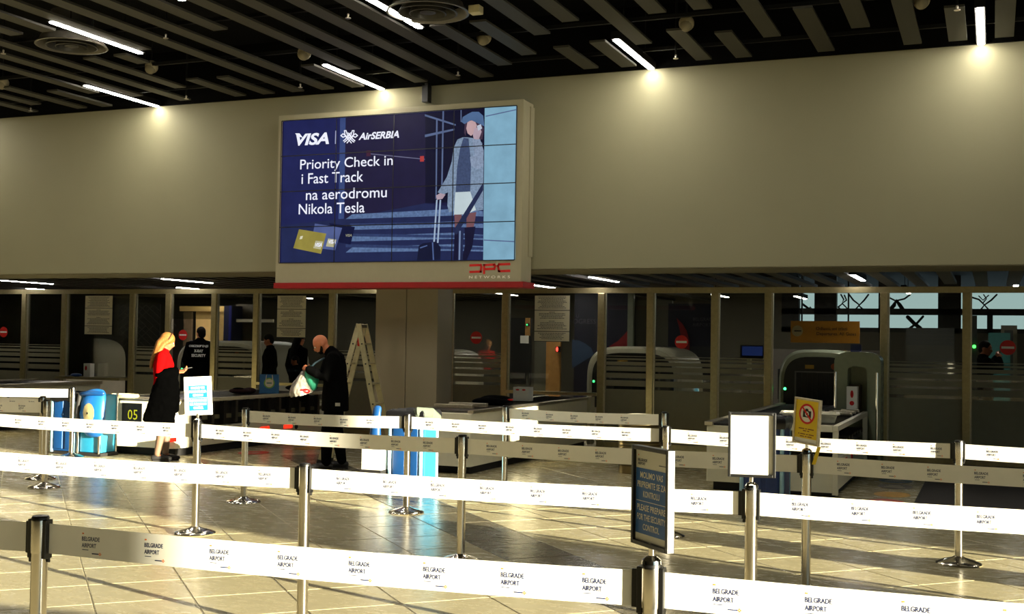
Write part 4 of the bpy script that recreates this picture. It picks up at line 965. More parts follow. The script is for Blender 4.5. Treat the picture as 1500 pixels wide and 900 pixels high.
# ================================================================== BINS
def ribbed_bin(x0, x1, y0, y1, h, label, m, m2, bag=True, liner=None):
    t = thing('recycling_bin', label, 'bin', ((x0+x1)/2, (y0+y1)/2, 0))
    cx, cy = (x0+x1)/2, (y0+y1)/2
    obj('foot', MB().box(x0+.03, x1-.03, y0+.03, y1-.03, 0, .05), BLACKM, t)
    obj('body', MB().rbox(x0+.012, x1-.012, y0+.012, y1-.012, .05, h-.06, r=.05, n=5), m, t, True)
    w = x1-x0
    for k in range(2):
        obj('panel', MB().rbox(x0+.06+k*(w/2-.02), x0+w/2-.0+k*(w/2-.05), y0-.002, y0+.03, .08, h-.1, r=.012), m, t, True)
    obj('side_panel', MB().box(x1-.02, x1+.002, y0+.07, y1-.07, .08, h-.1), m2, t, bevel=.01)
    for x, y in ((x0+.02, y0+.02), (x1-.02, y0+.02), (x1-.02, y1-.02), (x0+.02, y1-.02)):
        obj('corner_strip', MB().cyl((x, y, .03), (x, y, h-.04), .024, 12), mat('bin_edge', (150, 190, 210), .25, .4), t, True)
    obj('rim', MB().rbox(x0-.01, x1+.01, y0-.01, y1+.01, h-.06, h-.02, r=.06, n=5), mat('bin_rim_navy', (22, 58, 96), .4), t, True)
    if bag:
        b = MB(); N = 40; V = []; r_ = random.Random(int(h*1000+x0*10))
        rad = lambda a: 1/max(abs(math.cos(a))/((x1-x0)/2+.03), abs(math.sin(a))/((y1-y0)/2+.03))
        jit = [r_.random() for _ in range(N)]
        for zz, sc, ja in ((h-.12, 1.0, .02), (h-.07, 1.04, .012), (h-.02, 1.03, .01), (h+.005, .96, .015), (h-.03, .86, .02), (h-.15, .8, .02)):
            for i in range(N):
                a = 2*PI*i/N; q = (rad(a)*.94)*sc*(1-ja*jit[i]); V.append((cx+q*math.cos(a), cy+q*math.sin(a), zz+(.03*(jit[i]-.5) if zz < h-.1 else .01*jit[(i*3) % N])))
        Fc = [(k*N+i, k*N+(i+1) % N, (k+1)*N+(i+1) % N, (k+1)*N+i) for k in range(5) for i in range(N)]
        Fc.append(tuple(range(5*N, 6*N)))
        obj('bag', b.add(V, Fc), mat('bag_black', (20, 20, 22), .3), t, True)
    return t
ribbed_bin(-12.22, -11.78, 12.85, 13.25, .86, 'dark blue bin with black bag beside the bin with a round opening', mat('bin_blue_dark', (12, 62, 116), .38, var=.06), BLUE_LIT)
# bin with a sagging blue sack front and round iris opening
t = thing('recycling_bin', 'bright blue sack bin with round iris opening and painted sunlit cyan side', 'bin', (-11.5, 12.95, 0))
obj('foot', MB().box(-11.76, -11.32, 12.85, 13.2, 0, .04), BLACKM, t)
obj('frame_post', MB().cyl((-11.73, 12.86, .03), (-11.73, 12.86, .86), .02).cyl((-11.36, 12.86, .03), (-11.36, 12.86, .5), .02).cyl((-11.36, 13.2, .03), (-11.36, 13.2, .86), .02).cyl((-11.73, 13.2, .03), (-11.73, 13.2, .86), .02), CHROME, t, True)
obj('body', MB().rbox(-11.72, -11.36, 12.87, 13.2, .05, .84, r=.04), BLUE_LIT, t, True)  # lighter blue carries painted sunlight
sk = MB(); sk.tube([(-11.44, 12.84, .32), (-11.44, 12.82, .42), (-11.44, 12.81, .58), (-11.44, 12.83, .74), (-11.45, 12.86, .86)], [(.15, .06), (.20, .09), (.215, .10), (.20, .09), (.175, .07)], right=(1, 0, 0), n=24)
sko = obj('sack', sk, BLUE, t, True)
obj('sack_rim', MB().tube([(-11.63, 12.8, .85), (-11.45, 12.77, .87), (-11.26, 12.8, .87)], [.03, .035, .03], right=(0, 0, 1)), mat('bin_blue_dark'), t, True)
obj('black_strap', MB().tube([(-11.66, 12.80, .84), (-11.68, 12.78, .6), (-11.66, 12.8, .38)], [.03, .035, .03], right=(0, 1, 0)), BLACKM, t, True)
ir = MB()
for i in range(9):
    a0, a1 = 2*PI*i/9, 2*PI*(i+1)/9
    c0 = Vector((-11.42, 12.698, .60))
    ir.poly([c0+Vector((0, -.012, 0)), c0+Vector((.095*math.cos(a0), .012, .135*math.sin(a0))), c0+Vector((.098*math.cos((a0+a1)/2), .012, .138*math.sin((a0+a1)/2))), c0+Vector((.095*math.cos(a1), .012, .135*math.sin(a1)))])
obj('iris_leaf', ir, mat('iris_khaki', (150, 138, 96), .5, var=.15), sko)
obj('iris_core', MB().ell((-11.42, 12.684, .60), (.016, .006, .016)), BLACK, sko)

ribbed_bin(-6.22, -5.80, 11.62, 12.05, .88, 'blue bin with painted sunlit cyan side and black bag near long white counter', mat('bin_blue_dark'), BLUE_LIT)  # sun on the side panel is painted in with the lighter blue
t = thing('liner_bag', 'translucent grey liner spilling over the blue bin with painted sunlit side', 'bag', (-5.9, 11.7, .85))
obj('liner', MB().tube([(-5.98, 11.66, .80), (-5.85, 11.62, .86), (-5.72, 11.70, .85), (-5.70, 11.85, .80)], [(.05, .03), (.07, .035), (.07, .035), (.04, .02)], right=(0, 0, 1)), mat('liner_grey', (96, 104, 92), .3, var=.1), t, True)
t = thing('box_with_sack', 'white carton with folded blue sack beside the blue bin with painted sunlit side', 'box', (-6.35, 11.6, 0))
obj('base', MB().box(-6.50, -6.24, 11.50, 11.78, 0, .22), BLACKM, t)
obj('carton', MB().box(-6.49, -6.25, 11.51, 11.77, .22, .52), PAPERW, t, bevel=.006)
obj('sack', MB().tube([(-6.37, 11.62, .5), (-6.37, 11.6, .62), (-6.37, 11.62, .8), (-6.37, 11.64, .9)], [(.06, .04), (.065, .05), (.055, .04), (.05, .03)], right=(1, 0, 0), n=16), mat('bin_blue_dark'), t, True)
ribbed_bin(-2.43, -1.98, 12.25, 12.7, .92, 'navy blue bin with black bag behind the blank white sign', NAVYBIN, NAVYBIN)
def steel_bin(x, y, label):
    t = thing('steel_bin', label, 'bin', (x, y, 0))
    obj('drum', MB().lathe((x, y, 0), [(.27, 0), (.275, .02), (.275, .70), (.268, .71)], 40), mat('bin_steel', (132, 116, 78), .3, .8, var=.05), t, True)
    for k in range(14): obj('perforation_band', MB().lathe((x, y, .10+.042*k), [(.2755, 0), (.2775, .006), (.2775, .016), (.2755, .022)], 40), mat('band_dark', (92, 80, 52), .35, .7), t, True)
    obj('rim', MB().lathe((x, y, .70), [(.28, 0), (.285, .015), (.25, .03), (.2, .032)], 40), STEEL, t, True)
    obj('bag', MB().lathe((x, y, .70), [(.2, .025), (.24, .045), (.2, .05), (.15, .0)], 24), mat('bag_clear', (150, 150, 138), .4, var=.2), t, True)
steel_bin(-4.22, 14.75, 'round perforated steel litter bin before the frosted panes')

# ladder
def ladder():
    t = thing('step_ladder', 'open aluminium step ladder standing before the grey pillar', 'ladder', (-7.93, 13.95, 0))
    LM = mat('ladder_aluminium', (200, 190, 150), .4, .5, var=.1, scale=15)
    ap = at(530, 475, 1, 13.95); vd = Vector((ap.x, ap.y, 0)).normalized(); rd = Vector((vd.y, -vd.x, 0))
    fr_ = Vector((ap.x, ap.y, 0))+rd*.40; bk = Vector((ap.x, ap.y, 0))-rd*.46
    side = (vd*.36+rd*.12).normalized(); hw = .19
    for name, foot, off in (('front_rail', fr_, 0), ('rear_rail', bk, .03)):
        for s_ in (-1, 1):
            q = hw+off if name == 'front_rail' else hw-.02
            a = ap+side*s_*(q*.72); b_ = foot+side*s_*(q*1.15)
            dirv = (b_-a).normalized(); n = dirv.cross(side).normalized()
            obj(name, MB().bar(a, b_, n*.036, side*.013), LM, t, bevel=.003)
            obj('foot', MB().bar(b_-dirv*.06, b_+dirv*.0, n*.04, side*.018), BLACK, t)
            for k in range(1, 7):
                p = a.lerp(b_, k/7); obj('rivet', MB().ell(p+side*s_*.015-n*0, (.011, .011, .011)), BLACK, t)
    for k in range(1, 7):
        f = k/7; wv = hw*(.72+.43*f)
        for foot in (fr_, bk):
            c = ap.lerp(foot, f); obj('step' if foot is fr_ else 'rung', MB().bar(c-side*wv, c+side*wv, rd*.035 if foot is fr_ else rd*.014, (0, 0, .012)), LM, t, bevel=.003)
    obj('hinge', MB().bar(ap-side*.14+Vector((0, 0, -.03)), ap+side*.14+Vector((0, 0, -.03)), rd*.035, (0, 0, .02)), mat('hinge_grey', (90, 84, 66), .5), t)
    obj('red_label', MB().bar(ap-rd*.02+Vector((0, 0, -.30)), ap-rd*.02+Vector((0, 0, -.17)), rd*.035, vd*.004), RED, t)
ladder()

# floor mat and floor stickers
t = thing('floor_mat', 'large black floor mat before the frosted panes beside the roller table', 'mat', (1.2, 14.4, 0))
obj('pad', MB().rbox(-.74, 3.2, 12.35, 18.0, 0, .012, r=.02), mat('mat_black', (44, 40, 38), .85, var=.1, scale=40, bump=.3), t)
obj('edge_trim', MB().box(-.775, -.74, 12.35, 18.0, 0, .008), BLACKM, t)
def sticker(x, y, m, label, ink):
    t = thing('floor_sticker', label, 'sticker', (x, y, 0))
    e = [(x+.20*math.cos(2*PI*i/28), y+.26*math.sin(2*PI*i/28), .001) for i in range(28)]
    obj('disc', MB().plate(e, (0, 0, 1), .002), m, t)
    b = MB()
    for k in range(3): b.box(x-.12+.02*k, x+.12-.03*k, y-.1+.09*k, y-.075+.09*k, .0032, .0036)
    obj('print', b, ink, t)
sticker(-1.06, 13.3, mat('sticker_red', (190, 50, 36), .5), 'red oval floor sticker beside the white roller table', PAPER)
sticker(-1.05, 14.02, mat('sticker_amber', (196, 150, 60), .5), 'amber oval floor sticker beside the white roller table', mat('sticker_amber2', (170, 128, 50), .5))
sticker(-1.08, 14.85, mat('sticker_grey', (98, 92, 80), .5), 'grey oval floor sticker beside the white roller table', PAPER)
sticker(-1.12, 15.5, mat('sticker_blue', (70, 100, 120), .5), 'blue oval floor sticker beside the white roller table', PAPER)
sticker(-9.9, 14.4, mat('sticker_red'), 'dim red oval floor sticker beside the 05 counter', PAPER)
sticker(-9.6, 15.4, mat('sticker_amber'), 'dim amber oval floor sticker beside the 05 counter', mat('sticker_amber2'))
# unseen bin, added just outside the frame to cast a floor shadow band
steel_bin(2.25, 8.72, 'unseen round steel litter bin added to cast a shadow band on the floor')

# ================================================================== BAGS ON THE COUNTER
def gift_bag():
    x, y, z = -10.66, 15.9, .785
    t = thing('gift_bag', 'blue paper carrier bag with green round logo on the 05 counter', 'bag', (x, y, z))
    d = Vector((.84, .54, 0)); n = Vector((.54, -.84, 0)); c = Vector((x, y, z))
    P = lambda u, v, k: c+d*u+n*k+Vector((0, 0, v))
    obj('bag_body', MB().add([P(u, v, k) for v, q in ((0, 1), (.30, .96)) for u, k in ((-.155*q, .05), (.155*q, .05), (.155*q, -.07), (-.155*q, -.07))], [(0, 3, 2, 1), (0, 1, 5, 4), (1, 2, 6, 5), (2, 3, 7, 6), (3, 0, 4, 7)]), mat('bag_blue', (44, 108, 160), .5), t)
    def disc(r, k): return MB().poly([P(-.0+r*math.cos(2*PI*i/24), .165+r*math.sin(2*PI*i/24), k) for i in range(24)])
    obj('logo_ring', disc(.085, .053), mat('bag_green', (130, 180, 70), .5), t); obj('logo_disc', disc(.066, .0545), PAPER, t)
    b = MB()
    for s_ in (-1, 1): b.tube([P(s_*.055, .19, .056), P(s_*.05, .25, .056), P(s_*.045, .29, .056)], [.006]*3, n=6)
    obj('handle_cord', b, PAPER, t)
    b = MB(); b.poly([P(-.04, .155, .056), P(.04, .155, .056), P(.04, .175, .056), P(-.04, .175, .056)]); obj('print', b, mat('bag_teal_print', (90, 130, 120), .5), t)
gift_bag()
garment('jacket', 'black jacket with red lining heaped on the 05 counter by the carrier bag', [((-10.6, 16.75, .85), (.28, .25, .06)), ((-10.5, 16.6, .84), (.16, .25, .07)), ((-10.40, 16.5, .74), (.045, .16, .12))], CLOTHK, (-10.55, 16.65, .785), [((-10.5, 16.75, .905), (.15, .12, .02), CLOTHR)])
garment('scarf', 'dark maroon cloth heaped on the 05 counter beside the blue carrier bag', [((-11.1, 15.75, .815), (.2, .16, .045)), ((-11.0, 15.85, .82), (.12, .1, .05))], mat('cloth_maroon', (44, 8, 10), .9), (-11.1, 15.75, .785), [((-11.1, 15.7, .85), (.1, .07, .02), CLOTHK)])

# ================================================================== PEOPLE
def fuse(o, vox, it=6):
    """weld the lofted pieces of a mesh into one continuous skin"""
    rm = o.modifiers.new('fuse', 'REMESH'); rm.mode = 'VOXEL'; rm.voxel_size = vox; rm.use_smooth_shade = True
    s_ = o.modifiers.new('smooth', 'SMOOTH'); s_.factor = .5; s_.iterations = it
def V3(*a): return Vector(a)
def hand(b, wr, d, palm, spread, curl=.5, s=1.0):
    """palm and five fingers: wr wrist, d pointing direction, palm = palm normal, spread = towards the thumb side"""
    d = Vector(d).normalized(); palm = Vector(palm); palm = (palm-d*palm.dot(d)).normalized(); sp_ = Vector(spread); sp_ = (sp_-d*sp_.dot(d)-palm*sp_.dot(palm)).normalized()
    b.tube([wr-d*.01, wr+d*.03*s, wr+d*.085*s], [(.024*s, .02*s), (.036*s, .017*s), (.038*s, .015*s)], right=sp_, n=10)
    for k, L in ((1.5, .072), (.5, .080), (-.5, .074), (-1.5, .058)):
        p = wr+d*.08*s+sp_*(k*.019*s); q = p+(d*math.cos(curl*.7)+palm*math.sin(curl*.7))*L*.5*s; r = q+(d*math.cos(curl*1.8)+palm*math.sin(curl*1.8))*L*.55*s
        b.tube([p, q, r], [.0098*s, .009*s, .0078*s], right=sp_, n=8)
    p = wr+d*.025*s+sp_*.028*s; q = p+(d*.55+sp_*.75+palm*.25).normalized()*.04*s; r = q+(d*.85+sp_*.2+palm*.4).normalized()*.035*s
    b.tube([p, q, r], [.0125*s, .011*s, .009*s], right=palm, n=8)
def head_frame(pitch, yaw=0):
    f = V3(math.cos(pitch)*math.cos(yaw), math.cos(pitch)*math.sin(yaw), -math.sin(pitch)); l = V3(-math.sin(yaw), math.cos(yaw), 0); return f, l, f.cross(l)
def head_shape(b, c, fr, s=1.0):
    f, l, u = fr
    b.ell(c+u*.022*s-f*.012*s, (.096*s, .076*s, .096*s), fr, 20, 14)              # cranium
    b.ell(c-u*.035*s+f*.022*s, (.066*s, .060*s, .082*s), fr, 18, 12)              # face
    b.ell(c-u*.088*s+f*.052*s, (.034*s, .036*s, .026*s), fr, 12, 8)               # chin
    b.tube([c+u*.016*s+f*.078*s, c-u*.012*s+f*.098*s, c-u*.030*s+f*.100*s], [.009*s, .012*s, .015*s], right=l, n=10)   # nose
    b.ell(c+u*.026*s+f*.074*s, (.016*s, .052*s, .011*s), fr, 12, 8)               # brow ridge
    b.ell(c-u*.057*s+f*.080*s, (.013*s, .026*s, .010*s), fr, 12, 8)               # lips
    for q in (-1, 1):
        b.ell(c-u*.010*s-f*.012*s+l*q*.078*s, (.021*s, .010*s, .032*s), fr, 12, 8)  # ear
        b.ell(c-u*.022*s+f*.058*s+l*q*.036*s, (.02*s, .02*s, .018*s), fr, 10, 8)    # cheek
def face_details(t, body, c, fr, s=1.0, brow=HAIRD, lip=None):
    f, l, u = fr
    for q in (-1, 1):
        p = c+u*.004*s+f*.080*s+l*q*.031*s
        e = obj('eye', MB().ell(p, (.009*s, .014*s, .0085*s), fr, 10, 6), mat('eye_white', (225, 215, 205), .3), body, True, False)
        obj('iris', MB().ell(p+f*.007*s, (.004*s, .006*s, .006*s), fr, 8, 6), mat('eye_brown', (40, 28, 20), .3), body, True, False)
        obj('eyebrow', MB().ell(c+u*.030*s+f*.087*s+l*q*.032*s, (.005*s, .02*s, .0045*s), fr, 10, 6), brow, body, True, False)
    if lip: obj('lips', MB().ell(c-u*.057*s+f*.088*s, (.007*s, .021*s, .007*s), fr, 10, 6), lip, body, True, False)
DEF = dict(hip=V3(0, .095, .93), knee=V3(.02, .10, .50), ankle=V3(-.02, .10, .09), toe=V3(.15, .12, .035), sh=V3(-.01, .185, 1.42), el=V3(-.05, .25, 1.14), wr=V3(.04, .25, .91),
           pel=V3(0, 0, .96), waist=V3(0, 0, 1.10), chest=V3(.0, 0, 1.30), top=V3(-.015, 0, 1.44), nb=V3(-.01, 0, 1.49), head=V3(.03, 0, 1.63))
def person(label, loc, ang, skin, pose=None, pitch=0, hyaw=0, H=1.75, female=False, jacket=None, jacket_z=.86, trousers=None, shoes=BLACKM, hands=(None, None), vox=.011, group=None, loose=.0, leg_mat=None, seated=False):
    s = H/1.75; t = thing('person', label, 'person', loc, ang, group)
    P = {k: v.copy() for k, v in DEF.items()}; J = {}
    for sd, q in (('L', 1), ('R', -1)):
        for k in ('hip', 'knee', 'ankle', 'toe', 'sh', 'el', 'wr'): J[k+sd] = V3(P[k].x, P[k].y*q, P[k].z)
    for k in ('pel', 'waist', 'chest', 'top', 'nb', 'head'): J[k] = P[k]
    if female:
        for sd, q in (('L', 1), ('R', -1)): J['sh'+sd].y = .165*q
    for k, v in (pose or {}).items(): J[k] = Vector(v)
    for k in J: J[k] = J[k]*s
    fr = head_frame(pitch, hyaw)
    sw = .92 if female else 1.0
    def torso(b, e, z0=None):
        b.tube([J['pel']-V3(0, 0, .06), J['pel'], J['waist'], J['chest'], J['top'], J['nb']],
               [((.165*sw+e)*s, (.11+e)*s), ((.17*sw+e)*s, (.115+e)*s), ((.14*sw+e)*s, (.10+e)*s), ((.168*sw+e)*s, (.12+e)*s), ((.15*sw+e)*s, (.085+e)*s), ((.07+e*.6)*s, (.06+e*.5)*s)], right=(0, 1, 0), n=22)
    def arm(b, sd, e, upto=1.0):
        a, c, d = J['sh'+sd], J['el'+sd], J['wr'+sd]; w_ = c.lerp(d, upto)
        b.tube([J['top'].lerp(a, .4), a, a.lerp(c, .5), c, c.lerp(w_, .5), w_], [(.06+e)*s*sw, (.058+e)*s*sw, (.048+e)*s*sw, (.041+e)*s*sw, (.038+e)*s*sw, (.027+e)*s*sw], right=(1, 0, .2), n=14)
    def leg(b, sd, e):
        a, c, d = J['hip'+sd], J['knee'+sd], J['ankle'+sd]
        b.tube([a, a.lerp(c, .45), c, c.lerp(d, .35), d], [(.088+e)*s, (.078+e)*s, (.056+e)*s, (.056+e)*s, (.038+e)*s], right=(0, 1, 0), n=16)
    b = MB(); torso(b, 0)
    b.tube([J['nb']-V3(0, 0, .03), J['nb'].lerp(J['head'], .35), J['head']-fr[2]*.04*s-fr[0]*.02*s], [.064*s*sw, .056*s*sw, .056*s*sw], right=(0, 1, 0), n=14)
    head_shape(b, J['head'], fr, s*(.95 if female else 1.0))
    for i, sd in enumerate('LR'):
        arm(b, sd, 0); leg(b, sd, 0)
        if hands[i]: hand(b, J['wr'+sd], *hands[i], s=s*(.9 if female else 1))
        else: hand(b, J['wr'+sd], (J['wr'+sd]-J['el'+sd]), (0, -1 if sd == 'L' else 1, 0), (1, 0, 0), .5, s)
        b.tube([J['ankle'+sd], J['ankle'+sd]-V3(0, 0, .03*s), J['toe'+sd]], [.036*s, .036*s, .03*s], right=(0, 1, 0), n=10)
    body = obj('body', b, skin, t, True, False); fuse(body, vox, 4)
    if leg_mat:
        b = MB(); leg(b, 'L', .004); leg(b, 'R', .004); o = obj('tights', b, leg_mat, t, True, False)
    face_details(t, body, J['head'], fr, s*(.95 if female else 1.0), HAIRB if female else HAIRD, mat('lip_rose', (176, 80, 76), .5) if female else None)
    if jacket:
        b = MB(); torso(b, .028+loose)
        arm(b, 'L', .02+loose*.5, .96); arm(b, 'R', .02+loose*.5, .96)
        lo = J['pel']*1.0
        b.tube([J['waist'], J['pel'], V3(J['pel'].x, 0, jacket_z*s)], [(.172*s+loose, .135*s+loose), (.20*s+loose, .15*s+loose), (.205*s+loose, .155*s+loose)], right=(0, 1, 0), n=22, dome=False)
        o = obj('jacket', b, jacket, t, True, False); fuse(o, max(vox, .013), 5)
        b = MB(); b.tube([J['nb']-V3(.0, 0, .03*s), J['nb']+V3(0, 0, .035*s)], [.084*s, .078*s], right=(0, 1, 0), n=16, dome=False); obj('collar', b, jacket, o, True, False)
    if trousers:
        b = MB(); leg(b, 'L', .024); leg(b, 'R', .024)
        b.tube([J['pel']+V3(0, 0, .05), J['pel'], J['pel']-V3(0, 0, .08)], [(.165*s, .125*s), (.185*s, .135*s), (.18*s, .125*s)], right=(0, 1, 0), n=20)
        o = obj('trousers', b, trousers, t, True, False); fuse(o, max(vox, .013), 5)
    for sd in 'LR':
        a, e_ = J['ankle'+sd], J['toe'+sd]; d = (e_-a); d.z = 0; d.normalize()
        heel = V3(a.x, a.y, 0)-d*.05
        b = MB(); b.tube([heel+V3(0, 0, .05), V3(a.x, a.y, .06), V3(e_.x, e_.y, .04)+d*.03], [(.033, .04), (.037, .045), (.034, .026)] if female else [(.04, .048), (.046, .055), (.04, .032)], right=V3(-d.y, d.x, 0), n=14)
        b.obox(V3(a.x, a.y, .012)+d*.06, d*(.115 if female else .14), V3(-d.y, d.x, 0)*(.034 if female else .042), (0, 0, .012))
        o = obj('shoe', b, shoes, t, True, False)
    return t, J, fr, body, s
def short_hair(body, J, fr, s, m=HAIRD):
    f, l, u = fr; c = J['head']
    b = MB(); b.ell(c+u*.034*s-f*.020*s, (.095*s, .081*s, .092*s), fr, 20, 14); b.ell(c-u*.01*s-f*.052*s, (.058*s, .072*s, .082*s), fr, 16, 12)
    obj('hair', b, m, body, True, False)

def rotv(v, ang): return V3(v[0]*math.cos(ang)-v[1]*math.sin(ang), v[0]*math.sin(ang)+v[1]*math.cos(ang), v[2])
# --- woman with long blonde hair, red top, black coat over her arm
ANG = math.radians(37)
wpos = at(236, 676, 2, 0)
t, J, fr, body, s = person('woman with long blonde hair in a red top, black coat over her arm', (wpos.x, wpos.y, 0), ANG, SKIN,
    dict(ankleL=(.05, .07, .11), toeL=(.19, .08, .03), ankleR=(-.05, -.08, .11), toeR=(.09, -.09, .03), kneeL=(.06, .07, .52), kneeR=(.02, -.08, .52),
         elR=(-.06, -.22, 1.15), wrR=(.19, -.13, 1.20), elL=(.0, .22, 1.16), wrL=(.22, .06, 1.22), nb=(.0, 0, 1.48), head=(.05, 0, 1.615)),
    pitch=.38, H=1.73, female=True, shoes=BLACKM, hands=(((.9, -.35, .05), (0, -.3, 1), (.5, -.2, .6), 1.0), ((.95, .25, .0), (0, .2, 1), (.3, .9, .2), .9)), vox=.0095, leg_mat=TIGHTS)
b = MB(); b.tube([J['pel']+V3(0, 0, .02), J['waist'], J['chest'], J['top'], J['nb']-V3(0, 0, .005)], [(.178, .135), (.16, .122), (.176, .140), (.155, .105), (.08, .075)], right=(0, 1, 0), n=22)
for sd in 'LR':
    a, c, d = J['sh'+sd], J['el'+sd], J['wr'+sd]; b.tube([J['top'].lerp(a, .4), a, a.lerp(c, .5), c, c.lerp(d, .5), c.lerp(d, .8)], [.07, .074, .066, .058, .052, .045], right=(1, 0, .2), n=14)
o = obj('red_top', b, CLOTHR, t, True, False); fuse(o, .012, 6)
b = MB(); b.tube([J['pel']+V3(0, 0, .07), J['pel'], V3(.0, 0, .75), V3(.01, 0, .50)], [(.17, .13), (.195, .15), (.20, .155), (.20, .15)], right=(0, 1, 0), n=24, dome=False); o = obj('skirt', b, CLOTHK, t, True, False)
# the coat hangs from her near forearm
b = MB(); el, wr = J['elR'], J['wrR']
b.tube([el.lerp(wr, .12)+V3(0, -.01, .0), el.lerp(wr, .5)+V3(0, -.02, .01), el.lerp(wr, .85)+V3(0, -.01, .01)], [.07, .08, .07], right=(0, 0, 1), n=16)
b.tube([el.lerp(wr, .45)+V3(-.0, -.04, -.03), V3(.03, -.20, .98), V3(.0, -.21, .75), V3(-.04, -.21, .53)], [(.11, .05), (.15, .075), (.19, .08), (.21, .06)], right=(1, 0, 0), n=22)
b.tube([el.lerp(wr, .75)+V3(0, -.03, -.02), V3(.14, -.16, .95), V3(.15, -.15, .68)], [(.07, .05), (.085, .06), (.075, .045)], right=(1, 0, 0), n=18)
o = obj('draped_coat', b, mat('coat_black', (2, 2, 2), 1, spec=0, var=.1), t, True, False); fuse(o, .013, 6)
dm = o.modifiers.new('folds', 'DISPLACE'); tx = bpy.data.textures.new('folds', 'CLOUDS'); tx.noise_scale = .09; dm.texture = tx; dm.strength = .03
f, l, u = fr; c = J['head']; b = MB()
b.ell(c+u*.030-f*.018, (.100, .088, .092), fr, 20, 14); b.ell(c-u*.02-f*.062, (.06, .085, .10), fr, 16, 12)
b.tube([c+u*.02-f*.05, c-u*.06-f*.088, V3(-.10, 0, 1.44), V3(-.145, 0, 1.33), V3(-.16, 0, 1.24)], [(.085, .06), (.09, .055), (.10, .045), (.085, .032), (.05, .02)], right=(0, 1, 0), n=18)
for q in (-1, 1): b.tube([c+u*.06+f*.03+l*q*.055, c+u*.01+f*.01+l*q*.078, c-u*.05-f*.03+l*q*.08, V3(-.06, q*.09, 1.46)], [.03, .028, .03, .03], right=(1, 0, 0), n=10)
o = obj('hair', b, HAIRB, body, True, False); fuse(o, .011, 5)
band = [c+u*(.028+.100*math.sin(a))+l*.094*math.cos(a)-f*(.0)+f*.012*math.sin(a) for a in [PI*k/14 for k in range(15)]]
obj('hair_band', MB().tube(band, [.007]*15, right=(1, 0, 0), n=6), mat('band_brown', (60, 34, 20), .4), body, True, False)
for sd in 'LR': obj('heel', MB().tube([J['ankle'+sd]+V3(-.045, 0, -.04), V3(J['ankle'+sd].x-.05, J['ankle'+sd].y, .0)], [.022, .012], dome=False, n=8), BLACKM, t, True, False)
obj('phone', MB().obox(J['wrR'].lerp(J['wrL'], .5)+V3(.10, 0, .045), (.065, .01, .012), (-.005, .034, 0), (-.001, 0, .005)), BLACK, t, world=False, bevel=.003)

# --- bald bearded man bending over his bag
ANG = math.radians(211)
mpos = at(489, 688, 2, 0)
t, J, fr, body, s = person('bald bearded man in black bending his head over a bag', (mpos.x, mpos.y, 0), ANG, SKIN2,
    dict(ankleL=(.10, .10, .09), toeL=(.26, .12, .035), ankleR=(-.10, -.10, .09), toeR=(.06, -.12, .035), kneeL=(.09, .10, .5), kneeR=(-.03, -.1, .5),
         chest=(.03, 0, 1.30), top=(.03, 0, 1.43), nb=(.07, 0, 1.49), head=(.20, 0, 1.585), shL=(.03, .19, 1.41), shR=(.03, -.19, 1.41), elL=(.12, .25, 1.17), wrL=(.34, .13, 1.27), elR=(.10, -.27, 1.15), wrR=(.33, -.05, 1.22)),
    pitch=.62, H=1.76, jacket=CLOTHK, jacket_z=.74, trousers=CLOTHK, shoes=mat('shoe_dark', (24, 20, 18), .6), loose=.02,
    hands=(((.6, -.6, .3), (-.3, -.5, -.4), (.2, 0, .9), 1.2), ((.8, .5, -.2), (0, 0, -1), (.2, .9, .1), 1.1)), vox=.0105)
f, l, u = fr; c = J['head']; b = MB()
b.ell(c-u*.082*s+f*.046*s, (.045*s, .046*s, .036*s), fr, 18, 12); b.tube([c-u*.02*s+f*.0*s+l*.066*s, c-u*.06*s+f*.022*s+l*.056*s, c-u*.085*s+f*.055*s, c-u*.06*s+f*.022*s-l*.056*s, c-u*.02*s-l*.066*s], [.012*s, .022*s, .03*s, .022*s, .012*s], right=u, n=12); b.ell(c-u*.045*s+f*.089*s, (.008*s, .026*s, .006*s), fr, 12, 8)
o = obj('beard', b, HAIRD, body, True, False); fuse(o, .008, 3)
obj('pocket_flap', MB().obox(V3(-.03, .232, .84), (.03, 0, .0), (0, .008, 0), (.0, 0, .02)), mat('cloth_grey_light', (150, 146, 134), .8), t, world=False)
mroot = V3(mpos.x, mpos.y, 0)
def mw(p): return mroot+rotv(p, ANG)
tb = thing('shoulder_bag', 'teal green bag held open in the hands of the bald man', 'bag', mw((.30, .02, 1.05)))
b = MB(); b.tube([mw((.28, .03, 1.05)), mw((.29, .03, 1.12)), mw((.32, .03, 1.22)), mw((.34, .03, 1.28))], [(.09, .05), (.11, .085), (.12, .085), (.10, .05)], right=rotv((0, 1, 0), ANG), n=20)
obj('bag_body', b, mat('bag_teal', (44, 150, 118), .55, var=.12, scale=14), tb, True)
obj('strap', MB().tube([mw((.34, .12, 1.27)), mw((.26, .16, 1.36)), mw((.15, .14, 1.42))], [.012, .012, .012], n=8), mat('strap_dark', (40, 60, 70), .6), tb, True)
pb = thing('plastic_bag', 'white and red plastic shopping bag in front of the bald man', 'bag', mw((.46, .04, .95)))
b = MB(); b.tube([mw((.42, .03, .95)), mw((.43, .03, .99)), mw((.43, .03, 1.06)), mw((.42, .03, 1.13)), mw((.40, .03, 1.20)), mw((.38, .02, 1.27))], [(.15, .14), (.16, .15), (.135, .12), (.10, .085), (.06, .05), (.03, .02)], right=rotv((0, 1, 0), ANG), n=22, dome=False)
o = obj('bag_body', b, mat('plastic_white', (124, 118, 108), .35, var=.12, scale=18), pb, True)
dm = o.modifiers.new('sub', 'SUBSURF'); dm.levels = 2; dm.render_levels = 2; dm.subdivision_type = 'SIMPLE'
